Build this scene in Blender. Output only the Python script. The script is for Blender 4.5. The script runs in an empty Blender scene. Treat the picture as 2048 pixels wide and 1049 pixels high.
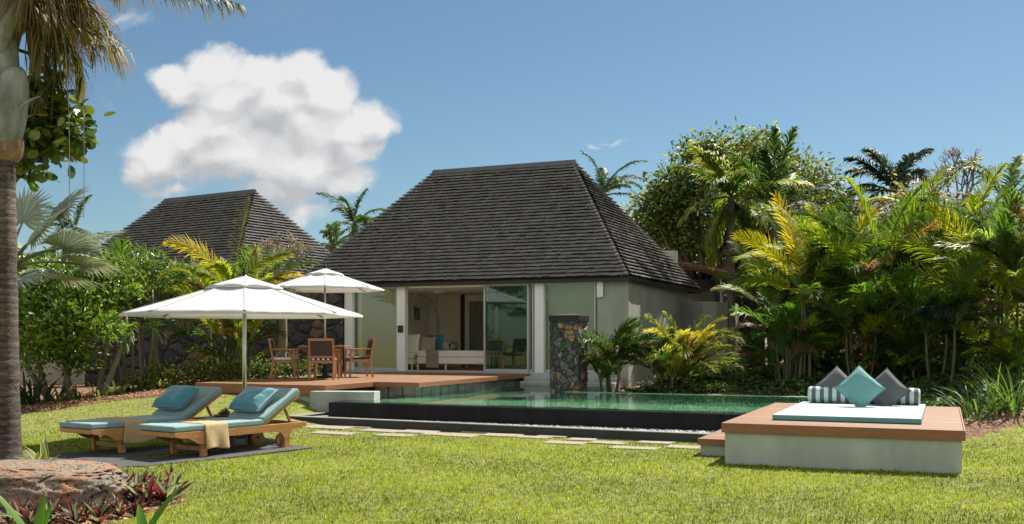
import bpy, math, random
import numpy as np
from mathutils import Vector, noise
R = math.radians
sc = bpy.context.scene
COL = sc.collection
F_, H_, EYE = 2020.0, 680.0, 1.5
YAW = math.atan(865/2020); CY, SY = math.cos(YAW), math.sin(YAW)
def at(px, py, z):
    Z = (EYE-z)*F_/(py-H_); return ((px-1024)/F_*Z, Z, z)
def atz(px, Z, z=0.0): return ((px-1024)/F_*Z, Z, z)
def zat(py, Z): return EYE+(H_-py)*Z/F_
def W(a, b, z=0.0): return (a*CY+b*SY, -a*SY+b*CY, z)
def L(x, y): return (x*CY-y*SY, x*SY+y*CY)
def pxa(px, b):
    k = (px-1024)/F_; Z = b/(k*SY+CY); return Z*(k*CY-SY)
def ss(a, b, x):
    t = np.clip((x-a)/(b-a), 0, 1); return t*t*(3-2*t)
# ---------------------------------------------------------------- terrain height
def ground_h(x, y):
    x = np.asarray(x, float); y = np.asarray(y, float)
    a = x*CY-y*SY; b = x*SY+y*CY
    left = 0.44*ss(16.6, 21.0, y)*(0.35+0.65*ss(-10.5, -6.6, x))*(1-ss(-4.2, -3.0, x)) + 0.15*ss(21, 26, y)*(1-ss(-4.2, -3.0, x))
    right = (0.34*ss(15.6, 20.4, b)+0.5*ss(20.8, 27, b))*ss(-1.6, -0.9, a)
    back = (0.34*ss(20.3, 20.7, b)+0.5*ss(20.8, 27, b)*ss(-6.2, -4.2, a))*ss(-8.0, -7.0, a)*(1-ss(-1.6, -0.9, a))
    und = 0.012*np.sin(x*1.3+.4)*np.cos(y*1.1)*np.clip((np.abs(y)+8)/16, 0, 1)
    return left+right+back+und
def gz(x, y): return float(ground_h(x, y))
# ---------------------------------------------------------------- materials
MATS = {}
def nt(m):
    m.use_nodes = True; t = m.node_tree; return t, t.nodes, t.links
def mat(name, col, rough=0.6, var=0.15, scale=6.0, bump=0.0, bscale=40.0, metal=0.0, spec=0.5, attr=False, stretch=(1,1,1), col2=None, sheen=0):
    m = bpy.data.materials.new(name); t, n, l = nt(m); b = n['Principled BSDF']
    tc = n.new('ShaderNodeTexCoord'); mp = n.new('ShaderNodeMapping'); mp.inputs['Scale'].default_value = stretch
    l.new(tc.outputs['Object'], mp.inputs['Vector'])
    nz = n.new('ShaderNodeTexNoise'); nz.inputs['Scale'].default_value = scale; nz.inputs['Detail'].default_value = 6; nz.inputs['Roughness'].default_value = .6
    l.new(mp.outputs['Vector'], nz.inputs['Vector'])
    mx = n.new('ShaderNodeMix'); mx.data_type = 'RGBA'
    mr = n.new('ShaderNodeMapRange'); mr.inputs[1].default_value = .3; mr.inputs[2].default_value = .7
    l.new(nz.outputs['Fac'], mr.inputs[0]); l.new(mr.outputs[0], mx.inputs['Factor'])
    c2 = col2 or tuple(min(1, c*(1+var)) for c in col); c1 = col if col2 else tuple(c*(1-var) for c in col)
    mx.inputs['A'].default_value = (*c1, 1); mx.inputs['B'].default_value = (*c2, 1)
    out = mx.outputs['Result']
    if attr:
        at_ = n.new('ShaderNodeAttribute'); at_.attribute_name = 'Col'
        mm = n.new('ShaderNodeMix'); mm.data_type = 'RGBA'; mm.blend_type = 'MULTIPLY'; mm.inputs['Factor'].default_value = 1
        l.new(out, mm.inputs['A']); l.new(at_.outputs['Color'], mm.inputs['B']); out = mm.outputs['Result']
    l.new(out, b.inputs['Base Color'])
    b.inputs['Roughness'].default_value = rough; b.inputs['Metallic'].default_value = metal
    b.inputs['Specular IOR Level'].default_value = spec
    if sheen: b.inputs['Sheen Weight'].default_value = sheen
    if bump:
        n2 = n.new('ShaderNodeTexNoise'); n2.inputs['Scale'].default_value = bscale; n2.inputs['Detail'].default_value = 5
        l.new(mp.outputs['Vector'], n2.inputs['Vector'])
        bp = n.new('ShaderNodeBump'); bp.inputs['Strength'].default_value = bump; bp.inputs['Distance'].default_value = .02
        l.new(n2.outputs['Fac'], bp.inputs['Height']); l.new(bp.outputs['Normal'], b.inputs['Normal'])
    MATS[name] = m; return m
def foliage(name, rough=.5, trans=.5, spec=.35, tint=(1.25, 1.3, .7)):
    m = bpy.data.materials.new(name); t, n, l = nt(m); b = n['Principled BSDF']; o = n['Material Output']
    at_ = n.new('ShaderNodeAttribute'); at_.attribute_name = 'Col'
    l.new(at_.outputs['Color'], b.inputs['Base Color']); b.inputs['Roughness'].default_value = rough; b.inputs['Specular IOR Level'].default_value = spec
    tr = n.new('ShaderNodeBsdfTranslucent')
    mm = n.new('ShaderNodeMix'); mm.data_type = 'RGBA'; mm.blend_type = 'MULTIPLY'; mm.inputs['Factor'].default_value = 1; mm.inputs['B'].default_value = (*tint, 1)
    l.new(at_.outputs['Color'], mm.inputs['A']); l.new(mm.outputs['Result'], tr.inputs['Color'])
    ms = n.new('ShaderNodeMixShader'); ms.inputs[0].default_value = trans
    l.new(b.outputs[0], ms.inputs[1]); l.new(tr.outputs[0], ms.inputs[2]); l.new(ms.outputs[0], o.inputs['Surface'])
    MATS[name] = m; return m
def glass(name, tint=(.75, .9, .82), ior=1.6, base=0.0):
    m = bpy.data.materials.new(name); t, n, l = nt(m); o = n['Material Output']; n.remove(n['Principled BSDF'])
    tr = n.new('ShaderNodeBsdfTransparent'); tr.inputs[0].default_value = (*tint, 1)
    gl = n.new('ShaderNodeBsdfGlossy'); gl.inputs['Roughness'].default_value = .01; gl.inputs['Color'].default_value = (.95, 1, .97, 1)
    fr = n.new('ShaderNodeFresnel'); fr.inputs['IOR'].default_value = ior
    ad = n.new('ShaderNodeMath'); ad.operation = 'ADD'; ad.use_clamp = True; ad.inputs[1].default_value = base
    l.new(fr.outputs[0], ad.inputs[0])
    ms = n.new('ShaderNodeMixShader'); l.new(ad.outputs[0], ms.inputs[0]); l.new(tr.outputs[0], ms.inputs[1]); l.new(gl.outputs[0], ms.inputs[2])
    l.new(ms.outputs[0], o.inputs['Surface']); MATS[name] = m; return m
def stone(name, c1, c2, c3, joint, scale=3.2, rough=.75, jw=.05, bstr=1.0, stretch=(1, 1, 1.25), dist=.16):
    m = bpy.data.materials.new(name); t, n, l = nt(m); b = n['Principled BSDF']
    tc = n.new('ShaderNodeTexCoord'); mp = n.new('ShaderNodeMapping'); mp.inputs['Scale'].default_value = stretch
    nz = n.new('ShaderNodeTexNoise'); nz.inputs['Scale'].default_value = 3; nz.inputs['Detail'].default_value = 3
    l.new(tc.outputs['Object'], nz.inputs['Vector'])
    vm = n.new('ShaderNodeVectorMath'); vm.operation = 'MULTIPLY_ADD'; vm.inputs[1].default_value = (dist, dist, dist)
    l.new(nz.outputs['Color'], vm.inputs[0]); l.new(tc.outputs['Object'], vm.inputs[2]); l.new(vm.outputs[0], mp.inputs['Vector'])
    vo = n.new('ShaderNodeTexVoronoi'); vo.inputs['Scale'].default_value = scale; l.new(mp.outputs['Vector'], vo.inputs['Vector'])
    ve = n.new('ShaderNodeTexVoronoi'); ve.feature = 'DISTANCE_TO_EDGE'; ve.inputs['Scale'].default_value = scale; l.new(mp.outputs['Vector'], ve.inputs['Vector'])
    sp = n.new('ShaderNodeSeparateColor'); l.new(vo.outputs['Color'], sp.inputs[0])
    rp = n.new('ShaderNodeValToRGB'); cr = rp.color_ramp; cr.interpolation = 'CONSTANT'
    cr.elements[0].color = (*c1, 1); cr.elements[1].position = .45; cr.elements[1].color = (*c2, 1)
    e = cr.elements.new(.8); e.color = (*c3, 1); l.new(sp.outputs[0], rp.inputs[0])
    n2 = n.new('ShaderNodeTexNoise'); n2.inputs['Scale'].default_value = 22; n2.inputs['Detail'].default_value = 6; l.new(tc.outputs['Object'], n2.inputs['Vector'])
    mv = n.new('ShaderNodeMix'); mv.data_type = 'RGBA'; mv.blend_type = 'MULTIPLY'; mv.inputs['Factor'].default_value = .8
    g = n.new('ShaderNodeMapRange'); g.inputs[1].default_value = .3; g.inputs[2].default_value = .7; g.inputs[3].default_value = .45; g.inputs[4].default_value = 1.4
    l.new(n2.outputs['Fac'], g.inputs[0]); l.new(rp.outputs[0], mv.inputs['A']); l.new(g.outputs[0], mv.inputs['B'])
    ed = n.new('ShaderNodeMapRange'); ed.inputs[1].default_value = 0; ed.inputs[2].default_value = jw; l.new(ve.outputs['Distance'], ed.inputs[0])
    mx = n.new('ShaderNodeMix'); mx.data_type = 'RGBA'; mx.inputs['A'].default_value = (*joint, 1)
    l.new(ed.outputs[0], mx.inputs['Factor']); l.new(mv.outputs['Result'], mx.inputs['B']); l.new(mx.outputs['Result'], b.inputs['Base Color'])
    hh = n.new('ShaderNodeMapRange'); hh.inputs[1].default_value = 0; hh.inputs[2].default_value = jw*4; l.new(ve.outputs['Distance'], hh.inputs[0])
    ad = n.new('ShaderNodeMath'); ad.operation = 'MULTIPLY_ADD'; ad.inputs[1].default_value = .35; l.new(n2.outputs['Fac'], ad.inputs[0]); l.new(hh.outputs[0], ad.inputs[2])
    bp = n.new('ShaderNodeBump'); bp.inputs['Strength'].default_value = bstr; bp.inputs['Distance'].default_value = .06
    l.new(ad.outputs[0], bp.inputs['Height']); l.new(bp.outputs['Normal'], b.inputs['Normal']); b.inputs['Roughness'].default_value = rough
    MATS[name] = m; return m
leafM = foliage('leaf'); leafShiny = foliage('glossy_leaf', rough=.32, trans=.25, spec=.5)
grassM = foliage('grass_blade', rough=.75, trans=.45, spec=.06, tint=(1.2, 1.25, .7)); dryM = foliage('dry_leaf', rough=.8, trans=.2, spec=.1, tint=(1, 1, 1))
teak = mat('teak', (.47, .225, .075), .5, .22, 5, .15, 60, stretch=(1, 1, 6)); teak2 = mat('teak_dark', (.27, .115, .05), .5, .2, 6, .1, 60)
deckM = mat('deck_boards', (.215, .105, .046), .6, .22, 9, .15, 80, attr=True, stretch=(1, 6, 1)); fasciaM = mat('deck_fascia', (.26, .105, .05), .5, .15, 6, .1, 60, stretch=(1, 1, 5))
canvas = mat('white_canvas', (.56, .56, .55), .85, .03, 3, .12, 9); alum = mat('brushed_aluminium', (.62, .63, .63), .35, .04, 10, metal=.9)
darkplastic = mat('dark_plastic', (.02, .02, .024), .4)
cushM = mat('duck_egg_fabric', (.19, .305, .315), .85, .10, 4, .15, 400, sheen=.2); cushLight = mat('pale_aqua_fabric', (.43, .51, .53), .85, .04, 3, .12, 300)
pillowM = mat('teal_velvet', (.03, .19, .25), .75, .12, 5, .2, 30, sheen=.5); towelM = mat('sand_towel', (.52, .38, .20), .95, .12, 30, .7, 160)
aquaM = mat('aqua_fabric', (.13, .31, .30), .85, .05, 4, .2, 200); greyM = mat('charcoal_fabric', (.10, .105, .11), .85, .1, 4, .2, 200)
sageM = mat('sage_render', (.305, .325, .265), .8, .14, 1.1, .15, 60, stretch=(2.5, 2.5, .5)); plinthM = mat('pale_sage_render', (.385, .43, .36), .8, .14, 1.8, .12, 50, stretch=(2, 2, .7))
whiteM = mat('white_paint', (.74, .74, .71), .45, .03, 2); frameM = mat('grey_aluminium', (.42, .44, .44), .4, .05, 4, metal=.3)
beige = mat('beige_wall', (.86, .76, .64), .85, .04, 2); ceilM = mat('ceiling_paint', (.92, .90, .86), .9, .02, 2); roomfloor = mat('timber_floor', (.6, .44, .29), .5, .15, 5, stretch=(1, 8, 1))
creamD = mat('aged_cream_render', (.36, .33, .24), .85, .2, 3, .2, 40); creamM = mat('cream_render', (.60, .58, .50), .8, .06, 1.5, .1, 40); concreteM = mat('weathered_concrete', (.33, .35, .31), .85, .25, 2.2, .4, 30)
poolwall = mat('wet_black_render', (.009, .010, .010), .45, .6, 1.4, .08, 30, stretch=(3, 3, .4), spec=.22); curbM = mat('dark_kerb', (.032, .032, .034), .6, .3, 3, .2, 50)
rimM = mat('grey_kerb_top', (.25, .24, .22), .5, .15, 5, .1, 50)
poolfloor = mat('pool_plaster', (.17, .33, .26), .8, .18, .9, col2=(.36, .46, .33))
shingleM = mat('cedar_shingle', (.185, .17, .158), .8, .3, 3, .4, 60, attr=True); underM = mat('roof_under', (.02, .018, .018), .9)
ridgeM = mat('ridge_metal', (.06, .06, .062), .5, .1, 3); rustM = mat('rusty_tile', (.20, .085, .05), .8, .25, 5, .3, 30)
darkwood = mat('dark_timber', (.018, .014, .012), .6); metalDark = mat('dark_cap', (.022, .022, .024), .6, .1, 3, spec=.25)
basalt = stone('basalt', (.035, .032, .032), (.06, .055, .055), (.12, .08, .05), (.008, .007, .007), 2.6)
slateM = stone('pillar_stone', (.055, .052, .048), (.11, .10, .09), (.28, .16, .08), (.02, .02, .018), 6.5, .6, .022, 1.0, (1.2, 1.2, .8), .3)
paverM = mat('paver', (.27, .235, .18), .85, .15, 4, .4, 50); padM = mat('dark_paving', (.055, .052, .053), .8, .15, 3, .3, 50)
barkM = mat('bark', (.20, .16, .12), .9, .3, 12, .8, 30, stretch=(1, 1, .4)); palmbark = mat('palm_bark', (.34, .31, .28), .85, .22, 8, .6, 40, attr=True)
caneM = mat('green_cane', (.09, .088, .04), .6, .3, 5, .1, 20); gravM = mat('pebble', (.32, .32, .32), .6, .5, 7, attr=True)
sofaM = mat('cream_linen', (.80, .76, .67), .9, .04, 4, .15, 300); lampM = mat('lampshade', (.62, .58, .55), .9, .03, 3); khakiM = mat('olive_throw', (.27, .24, .17), .95, .1, 20, .3, 200)
tealcloth = mat('teal_cloth', (.04, .22, .25), .85, .1, 5); furM = mat('taupe_fabric', (.40, .32, .23), .95, .1, 10, .3, 80); slingM = mat('brown_sling', (.06, .04, .035), .75, .15, 60)
curtM = mat('sheer_curtain', (.66, .66, .56), .9, .04, 3); curtG = mat('grey_green_curtain', (.13, .20, .17), .9, .06, 3); mullM = mat('mahogany_door', (.07, .025, .015), .5)
def sheer(name, col, tr=.45, op=.22):
    m = bpy.data.materials.new(name); t, n, l = nt(m); o = n['Material Output']; b = n['Principled BSDF']; b.inputs['Base Color'].default_value = (*col, 1); b.inputs['Roughness'].default_value = .9; b.inputs['Specular IOR Level'].default_value = .1
    a = n.new('ShaderNodeBsdfTranslucent'); a.inputs[0].default_value = (*col, 1); c = n.new('ShaderNodeBsdfTransparent'); m1 = n.new('ShaderNodeMixShader'); m1.inputs[0].default_value = tr; l.new(b.outputs[0], m1.inputs[1]); l.new(a.outputs[0], m1.inputs[2])
    m2 = n.new('ShaderNodeMixShader'); m2.inputs[0].default_value = op; l.new(m1.outputs[0], m2.inputs[1]); l.new(c.outputs[0], m2.inputs[2]); l.new(m2.outputs[0], o.inputs['Surface']); MATS[name] = m; return m
curtM = sheer('sheer_curtain', (.78, .77, .66)); curtG = sheer('grey_green_curtain', (.22, .32, .27), .4, .3)
paneM = glass('window_glass', (.90, .93, .87), 1.4, .02); paneD = glass('dark_window_glass', (.55, .72, .66), 1.38, .02)
# striped fabrics
def stripes(name, ca, cb, freq, axis=0, checks=False):
    m = bpy.data.materials.new(name); t, n, l = nt(m); b = n['Principled BSDF']
    tc = n.new('ShaderNodeTexCoord'); sx = n.new('ShaderNodeSeparateXYZ'); l.new(tc.outputs['Object'], sx.inputs[0])
    def st(o):
        a = n.new('ShaderNodeMath'); a.operation = 'MULTIPLY'; a.inputs[1].default_value = freq; l.new(o, a.inputs[0])
        f = n.new('ShaderNodeMath'); f.operation = 'FRACT'; l.new(a.outputs[0], f.inputs[0])
        g = n.new('ShaderNodeMath'); g.operation = 'GREATER_THAN'; g.inputs[1].default_value = .5; l.new(f.outputs[0], g.inputs[0]); return g.outputs[0]
    s1 = st(sx.outputs[axis])
    mx = n.new('ShaderNodeMix'); mx.data_type = 'RGBA'; mx.inputs['A'].default_value = (*ca, 1); mx.inputs['B'].default_value = (*cb, 1)
    if checks:
        s2 = st(sx.outputs[1]); a = n.new('ShaderNodeMath'); a.operation = 'MULTIPLY'; l.new(s1, a.inputs[0]); l.new(s2, a.inputs[1]); l.new(a.outputs[0], mx.inputs['Factor'])
    else: l.new(s1, mx.inputs['Factor'])
    l.new(mx.outputs['Result'], b.inputs['Base Color']); b.inputs['Roughness'].default_value = .85; MATS[name] = m; return m
stripeM = stripes('striped_fabric', (.52, .62, .60), (.09, .13, .125), 8.5, 0); checkM = stripes('checked_fabric', (.75, .75, .75), (.03, .035, .06), 9, 0)
# ---------------------------------------------------------------- object helpers
def tag(o, label=None, cat=None, group=None, kind=None):
    if label: o['label'] = label
    if cat: o['category'] = cat
    if group: o['group'] = group
    if kind: o['kind'] = kind
    return o
def thing(name, label, cat, loc=(0, 0, 0), rot=0.0, group=None):
    o = bpy.data.objects.new(name, None); COL.objects.link(o); o.location = loc
    o.rotation_euler = (0, 0, rot); o.empty_display_size = .2
    return tag(o, label, cat, group)
class MB:
    def __init__(s, off=(0, 0, 0)): s.v = []; s.f = []; s.m = []; s.c = []; s.off = off
    def add(s, vs, fs, mi=0, col=(1, 1, 1)):
        k = len(s.v); s.v += [(p[0]-s.off[0], p[1]-s.off[1], p[2]-s.off[2]) for p in vs]
        s.f += [tuple(i+k for i in f) for f in fs]; s.m += [mi]*len(fs); s.c += [col]*len(vs); return s
    def box(s, x0, y0, z0, x1, y1, z1, mi=0, col=(1, 1, 1)):
        vs = [(x, y, z) for z in (z0, z1) for y in (y0, y1) for x in (x0, x1)]
        return s.add(vs, [(0, 2, 3, 1), (4, 5, 7, 6), (0, 1, 5, 4), (2, 6, 7, 3), (0, 4, 6, 2), (1, 3, 7, 5)], mi, col)
    def bar(s, p, q, w, h, up=(0, 0, 1), mi=0, col=(1, 1, 1)):
        p = Vector(p); q = Vector(q); d = (q-p).normalized(); u = Vector(up)
        if abs(d.dot(u)) > .99: u = Vector((0, 1, 0))
        r = d.cross(u).normalized(); u = r.cross(d).normalized(); vs = []
        for c in (p, q):
            for a, b in ((-1, -1), (1, -1), (1, 1), (-1, 1)): vs.append(c+r*a*w/2+u*b*h/2)
        return s.add([tuple(x) for x in vs], [(3, 2, 1, 0), (4, 5, 6, 7), (0, 1, 5, 4), (1, 2, 6, 5), (2, 3, 7, 6), (3, 0, 4, 7)], mi, col)
    def tube(s, pts, rad, n=8, mi=0, cols=None, cap=True):
        pts = [Vector(p) for p in pts]; N = len(pts); rad = rad if hasattr(rad, '__len__') else [rad]*N
        vs = []; fs = []; d0 = (pts[1]-pts[0]).normalized(); r = d0.orthogonal().normalized(); cc = []
        for i, p in enumerate(pts):
            d = (pts[min(i+1, N-1)]-pts[max(i-1, 0)]).normalized(); r = (r-d*r.dot(d)).normalized(); q = d.cross(r)
            for j in range(n):
                t = 2*math.pi*j/n; vs.append(tuple(p+(r*math.cos(t)+q*math.sin(t))*rad[i])); cc.append(cols[i] if cols else (1, 1, 1))
        for i in range(N-1):
            for j in range(n): fs.append((i*n+j, i*n+(j+1) % n, (i+1)*n+(j+1) % n, (i+1)*n+j))
        if cap: fs.append(tuple(range(n-1, -1, -1))); fs.append(tuple((N-1)*n+j for j in range(n)))
        k = len(s.v); s.add(vs, fs, mi); s.c[k:] = cc; return s
    def lathe(s, prof, n=24, c=(0, 0, 0), mi=0):
        vs = [(c[0]+r*math.cos(2*math.pi*j/n), c[1]+r*math.sin(2*math.pi*j/n), c[2]+z) for r, z in prof for j in range(n)]
        fs = [(i*n+j, i*n+(j+1) % n, (i+1)*n+(j+1) % n, (i+1)*n+j) for i in range(len(prof)-1) for j in range(n)]
        return s.add(vs, fs+[tuple(range(n-1, -1, -1)), tuple((len(prof)-1)*n+j for j in range(n))], mi)
    def prism(s, poly, z0, z1, mi=0):
        n = len(poly); vs = [(x, y, z0) for x, y in poly]+[(x, y, z1) for x, y in poly]
        return s.add(vs, [tuple(range(n-1, -1, -1)), tuple(range(n, 2*n))]+[(i, (i+1) % n, n+(i+1) % n, n+i) for i in range(n)], mi)
    def slabY(s, poly, y0, y1, mi=0):   # polygon in xz, extruded along y
        n = len(poly); vs = [(x, y0, z) for x, z in poly]+[(x, y1, z) for x, z in poly]
        return s.add(vs, [tuple(range(n-1, -1, -1)), tuple(range(n, 2*n))]+[(i, (i+1) % n, n+(i+1) % n, n+i) for i in range(n)], mi)
    def build(s, name, mats, parent=None, bevel=0, smooth=False, segs=2, sub=0):
        me = bpy.data.meshes.new(name); me.from_pydata(s.v, [], s.f); me.validate(verbose=False)
        mats = mats if isinstance(mats, (list, tuple)) else [mats]
        for m in mats: me.materials.append(m)
        if len(mats) > 1 and len(me.polygons) == len(s.m): me.polygons.foreach_set('material_index', s.m)
        ca = me.color_attributes.new('Col', 'FLOAT_COLOR', 'POINT'); ca.data.foreach_set('color', np.array([(*c, 1) for c in s.c], dtype=np.float32).ravel())
        import bmesh as bmh
        bm = bmh.new(); bm.from_mesh(me); bmh.ops.recalc_face_normals(bm, faces=bm.faces); bm.to_mesh(me); bm.free()
        if smooth: me.polygons.foreach_set('use_smooth', [True]*len(me.polygons))
        o = bpy.data.objects.new(name, me); COL.objects.link(o); o.parent = parent
        if bevel:
            md = o.modifiers.new('b', 'BEVEL'); md.width = bevel; md.segments = segs; md.limit_method = 'ANGLE'
        if sub:
            md = o.modifiers.new('s', 'SUBSURF'); md.levels = md.render_levels = sub
        return o
def npmesh(name, V, F, C=None, m=None, parent=None, smooth=False):
    V = np.asarray(V, np.float32); F = np.asarray(F, np.int32); k = F.shape[1]
    me = bpy.data.meshes.new(name); me.vertices.add(len(V)); me.vertices.foreach_set('co', V.ravel())
    me.loops.add(F.size); me.loops.foreach_set('vertex_index', F.ravel())
    me.polygons.add(len(F)); me.polygons.foreach_set('loop_start', np.arange(0, F.size, k, dtype=np.int32))
    try: me.polygons.foreach_set('loop_total', np.full(len(F), k, dtype=np.int32))
    except Exception: pass
    if smooth: me.polygons.foreach_set('use_smooth', np.ones(len(F), bool))
    me.update(calc_edges=True)
    if C is not None:
        ca = me.color_attributes.new('Col', 'FLOAT_COLOR', 'POINT'); A = np.ones((len(V), 4), np.float32); A[:, :3] = np.clip(C, 0, 1); ca.data.foreach_set('color', A.ravel())
    if m: me.materials.append(m)
    o = bpy.data.objects.new(name, me); COL.objects.link(o); o.parent = parent; return o
class FB:   # numpy batch of quads
    def __init__(s): s.V = []; s.F = []; s.C = []; s.n = 0
    def add(s, V, Fq, C):
        if len(V) == 0: return
        s.V.append(V); s.F.append(Fq+s.n); s.C.append(C); s.n += len(V)
    def build(s, name, m, parent=None, off=None, smooth=False):
        V = np.concatenate(s.V); 
        if off is not None: V = V-np.array(off)
        return npmesh(name, V, np.concatenate(s.F), np.concatenate(s.C), m, parent, smooth)
def nrm(a): return a/np.maximum(np.linalg.norm(a, axis=-1, keepdims=True), 1e-9)
T_DIA = (np.array([(0, 0, 0), (.45, .5, .07), (1, 0, -.04), (.45, -.5, .07)]), np.array([(0, 1, 2, 3)]))
T_ELL = (np.array([(0, 0, 0), (.2, .4, .05), (.72, .42, .04), (1, 0, -.05), (.72, -.42, .04), (.2, -.4, .05)]), np.array([(0, 1, 2, 3), (0, 3, 4, 5)]))
T_RND = (np.array([(0, 0, 0), (.12, .36, .03), (.5, .5, .06), (.88, .36, .0), (1, 0, -.04), (.88, -.36, .0), (.5, -.5, .06), (.12, -.36, .03)]), np.array([(0, 1, 2, 3), (0, 3, 4, 4), (0, 4, 5, 6), (0, 6, 7, 7)]))
T_RND = (T_RND[0], np.array([(0, 1, 2, 3), (0, 3, 4, 5), (0, 5, 6, 7)]))
def leaves(fb, tpl, pos, X, N, ln, wd, C):
    X = nrm(X); Y = nrm(np.cross(N, X)); N = np.cross(X, Y); TV, TF = tpl; k = len(TV); n = len(pos)
    V = (pos[:, None]+X[:, None]*(TV[:, 0][None, :, None]*ln[:, None, None])+Y[:, None]*(TV[:, 1][None, :, None]*wd[:, None, None])+N[:, None]*(TV[:, 2][None, :, None]*ln[:, None, None]))
    Fq = (TF[None]+(np.arange(n)*k)[:, None, None]).reshape(-1, 4)
    fb.add(V.reshape(-1, 3), Fq, np.repeat(C, k, axis=0))
def frond(fb, rg, base, az, el, Ln, droop, leaf, n=38, wd=.035, hang=.55, col=(.06, .11, .02), tip=None, stem=(.14, .15, .04), start=.18, vee=.35, rad=.018, twist=0.0):
    M = 12; t = np.linspace(0, 1, M); e = el-droop*t**1.35; d = np.stack([np.cos(e)*math.cos(az), np.cos(e)*math.sin(az), np.sin(e)], 1)
    P = np.zeros((M, 3)); P[1:] = np.cumsum((d[:-1]+d[1:])/2*Ln/(M-1), 0); P += np.array(base)
    S = np.array([-math.sin(az), math.cos(az), 0.0]); U = np.cross(d, S); tw = twist
    # rachis: three sided strip
    rr = rad*(1-.8*t); V = []; off = [S, -S*.5+np.array([0, 0, .8]), -S*.5-np.array([0, 0, .8])]
    for i in range(M):
        for o in off: V.append(P[i]+o*rr[i])
    V = np.array(V); Fq = np.array([(i*3+j, i*3+(j+1) % 3, i*3+3+(j+1) % 3, i*3+3+j) for i in range(M-1) for j in range(3)])
    fb.add(V, Fq, np.tile(np.array(stem), (len(V), 1)))
    tt = np.repeat(np.linspace(start, .985, n), 2)+rg.normal(0, .006, 2*n); tt = np.clip(tt, start, .99); sg = np.tile([1.0, -1.0], n)
    ip = lambda A: np.stack([np.interp(tt, t, A[:, k]) for k in range(3)], 1)
    p0 = ip(P); T = nrm(ip(d)); Uu = nrm(ip(U)); al = R(38)+R(32)*tt+rg.normal(0, .10, 2*n)
    Sg = S[None]*sg[:, None]; Sg = Sg*math.cos(tw)+Uu*(math.sin(tw)*sg)[:, None]
    d0 = nrm(Sg*np.cos(al)[:, None]+T*np.sin(al)[:, None]+Uu*(vee+rg.normal(0, .12, 2*n))[:, None])
    prof = np.clip(np.sin(np.pi*(.12+.80*(tt-start)/(1-start)))**.7, .15, 1); ln = leaf*prof*rg.uniform(.85, 1.12, 2*n)
    h = hang*rg.uniform(.6, 1.4, 2*n); dn = np.array([0, 0, -1.0])
    d1 = nrm(d0+dn*h[:, None]*.5); d2 = nrm(d0+dn*h[:, None]*1.5)
    p1 = p0+d0*ln[:, None]*.35; p2 = p1+d1*ln[:, None]*.35; p3 = p2+d2*ln[:, None]*.3
    w = wd*rg.uniform(.8, 1.2, 2*n)[:, None]; Wv = nrm(np.cross(d0, Uu+Sg*.5))
    V = np.stack([p0-Wv*w*.3, p0+Wv*w*.3, p1-Wv*w*.5, p1+Wv*w*.5, p2-Wv*w*.42, p2+Wv*w*.42, p3-Wv*w*.05, p3+Wv*w*.05], 1).reshape(-1, 3)
    tf = np.array([(0, 1, 3, 2), (2, 3, 5, 4), (4, 5, 7, 6)]); Fq = (tf[None]+(np.arange(2*n)*8)[:, None, None]).reshape(-1, 4)
    c0 = np.array(col)[None]*rg.uniform(.75, 1.3, (2*n, 1)); c0 = c0*np.array([rg.uniform(.9, 1.15), 1, rg.uniform(.8, 1.2)])
    C = np.repeat(c0[:, None], 8, 1)
    if tip is not None:
        C[:, 4:] = C[:, 4:]*.45+np.array(tip)*.55; C[:, 6:] = C[:, 6:]*.3+np.array(tip)*.7
    fb.add(V, Fq, C.reshape(-1, 3))
def strap(fb, rg, base, az, el, Ln, w, droop, col, edge=None, n=7, fold=.0, taper=.8):
    t = np.linspace(0, 1, n+1); e = el-droop*t**1.4; d = np.stack([np.cos(e)*math.cos(az), np.cos(e)*math.sin(az), np.sin(e)], 1)
    P = np.zeros((n+1, 3)); P[1:] = np.cumsum(d[:-1]*Ln/n, 0); P += np.array(base); S = np.array([-math.sin(az), math.cos(az), 0.0]); U = np.cross(d, S)
    pr = np.sin(np.pi*(.14+.86*t**taper))**.6; pr[-1] = .03; ww = w*pr
    xs = [-.5, -.34, 0, .34, .5] if edge is not None else [-.5, 0, .5]
    V = np.stack([P+S*(x*ww)[:, None]+U*(abs(x)*2*fold*ww)[:, None] for x in xs], 1); k = len(xs)
    Fq = np.array([(i*k+j, i*k+j+1, (i+1)*k+j+1, (i+1)*k+j) for i in range(n) for j in range(k-1)])
    C = np.tile(np.array(col)*rg.uniform(.85, 1.15), ((n+1), k, 1))
    if edge is not None: C[:, 0] = C[:, -1] = edge; 
    fb.add(V.reshape(-1, 3), Fq, C.reshape(-1, 3))
def colmix(rg, n, cols, p=None):
    cols = np.array(cols); i = rg.choice(len(cols), n, p=p); return cols[i]*rg.uniform(.75, 1.3, (n, 1))
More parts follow.
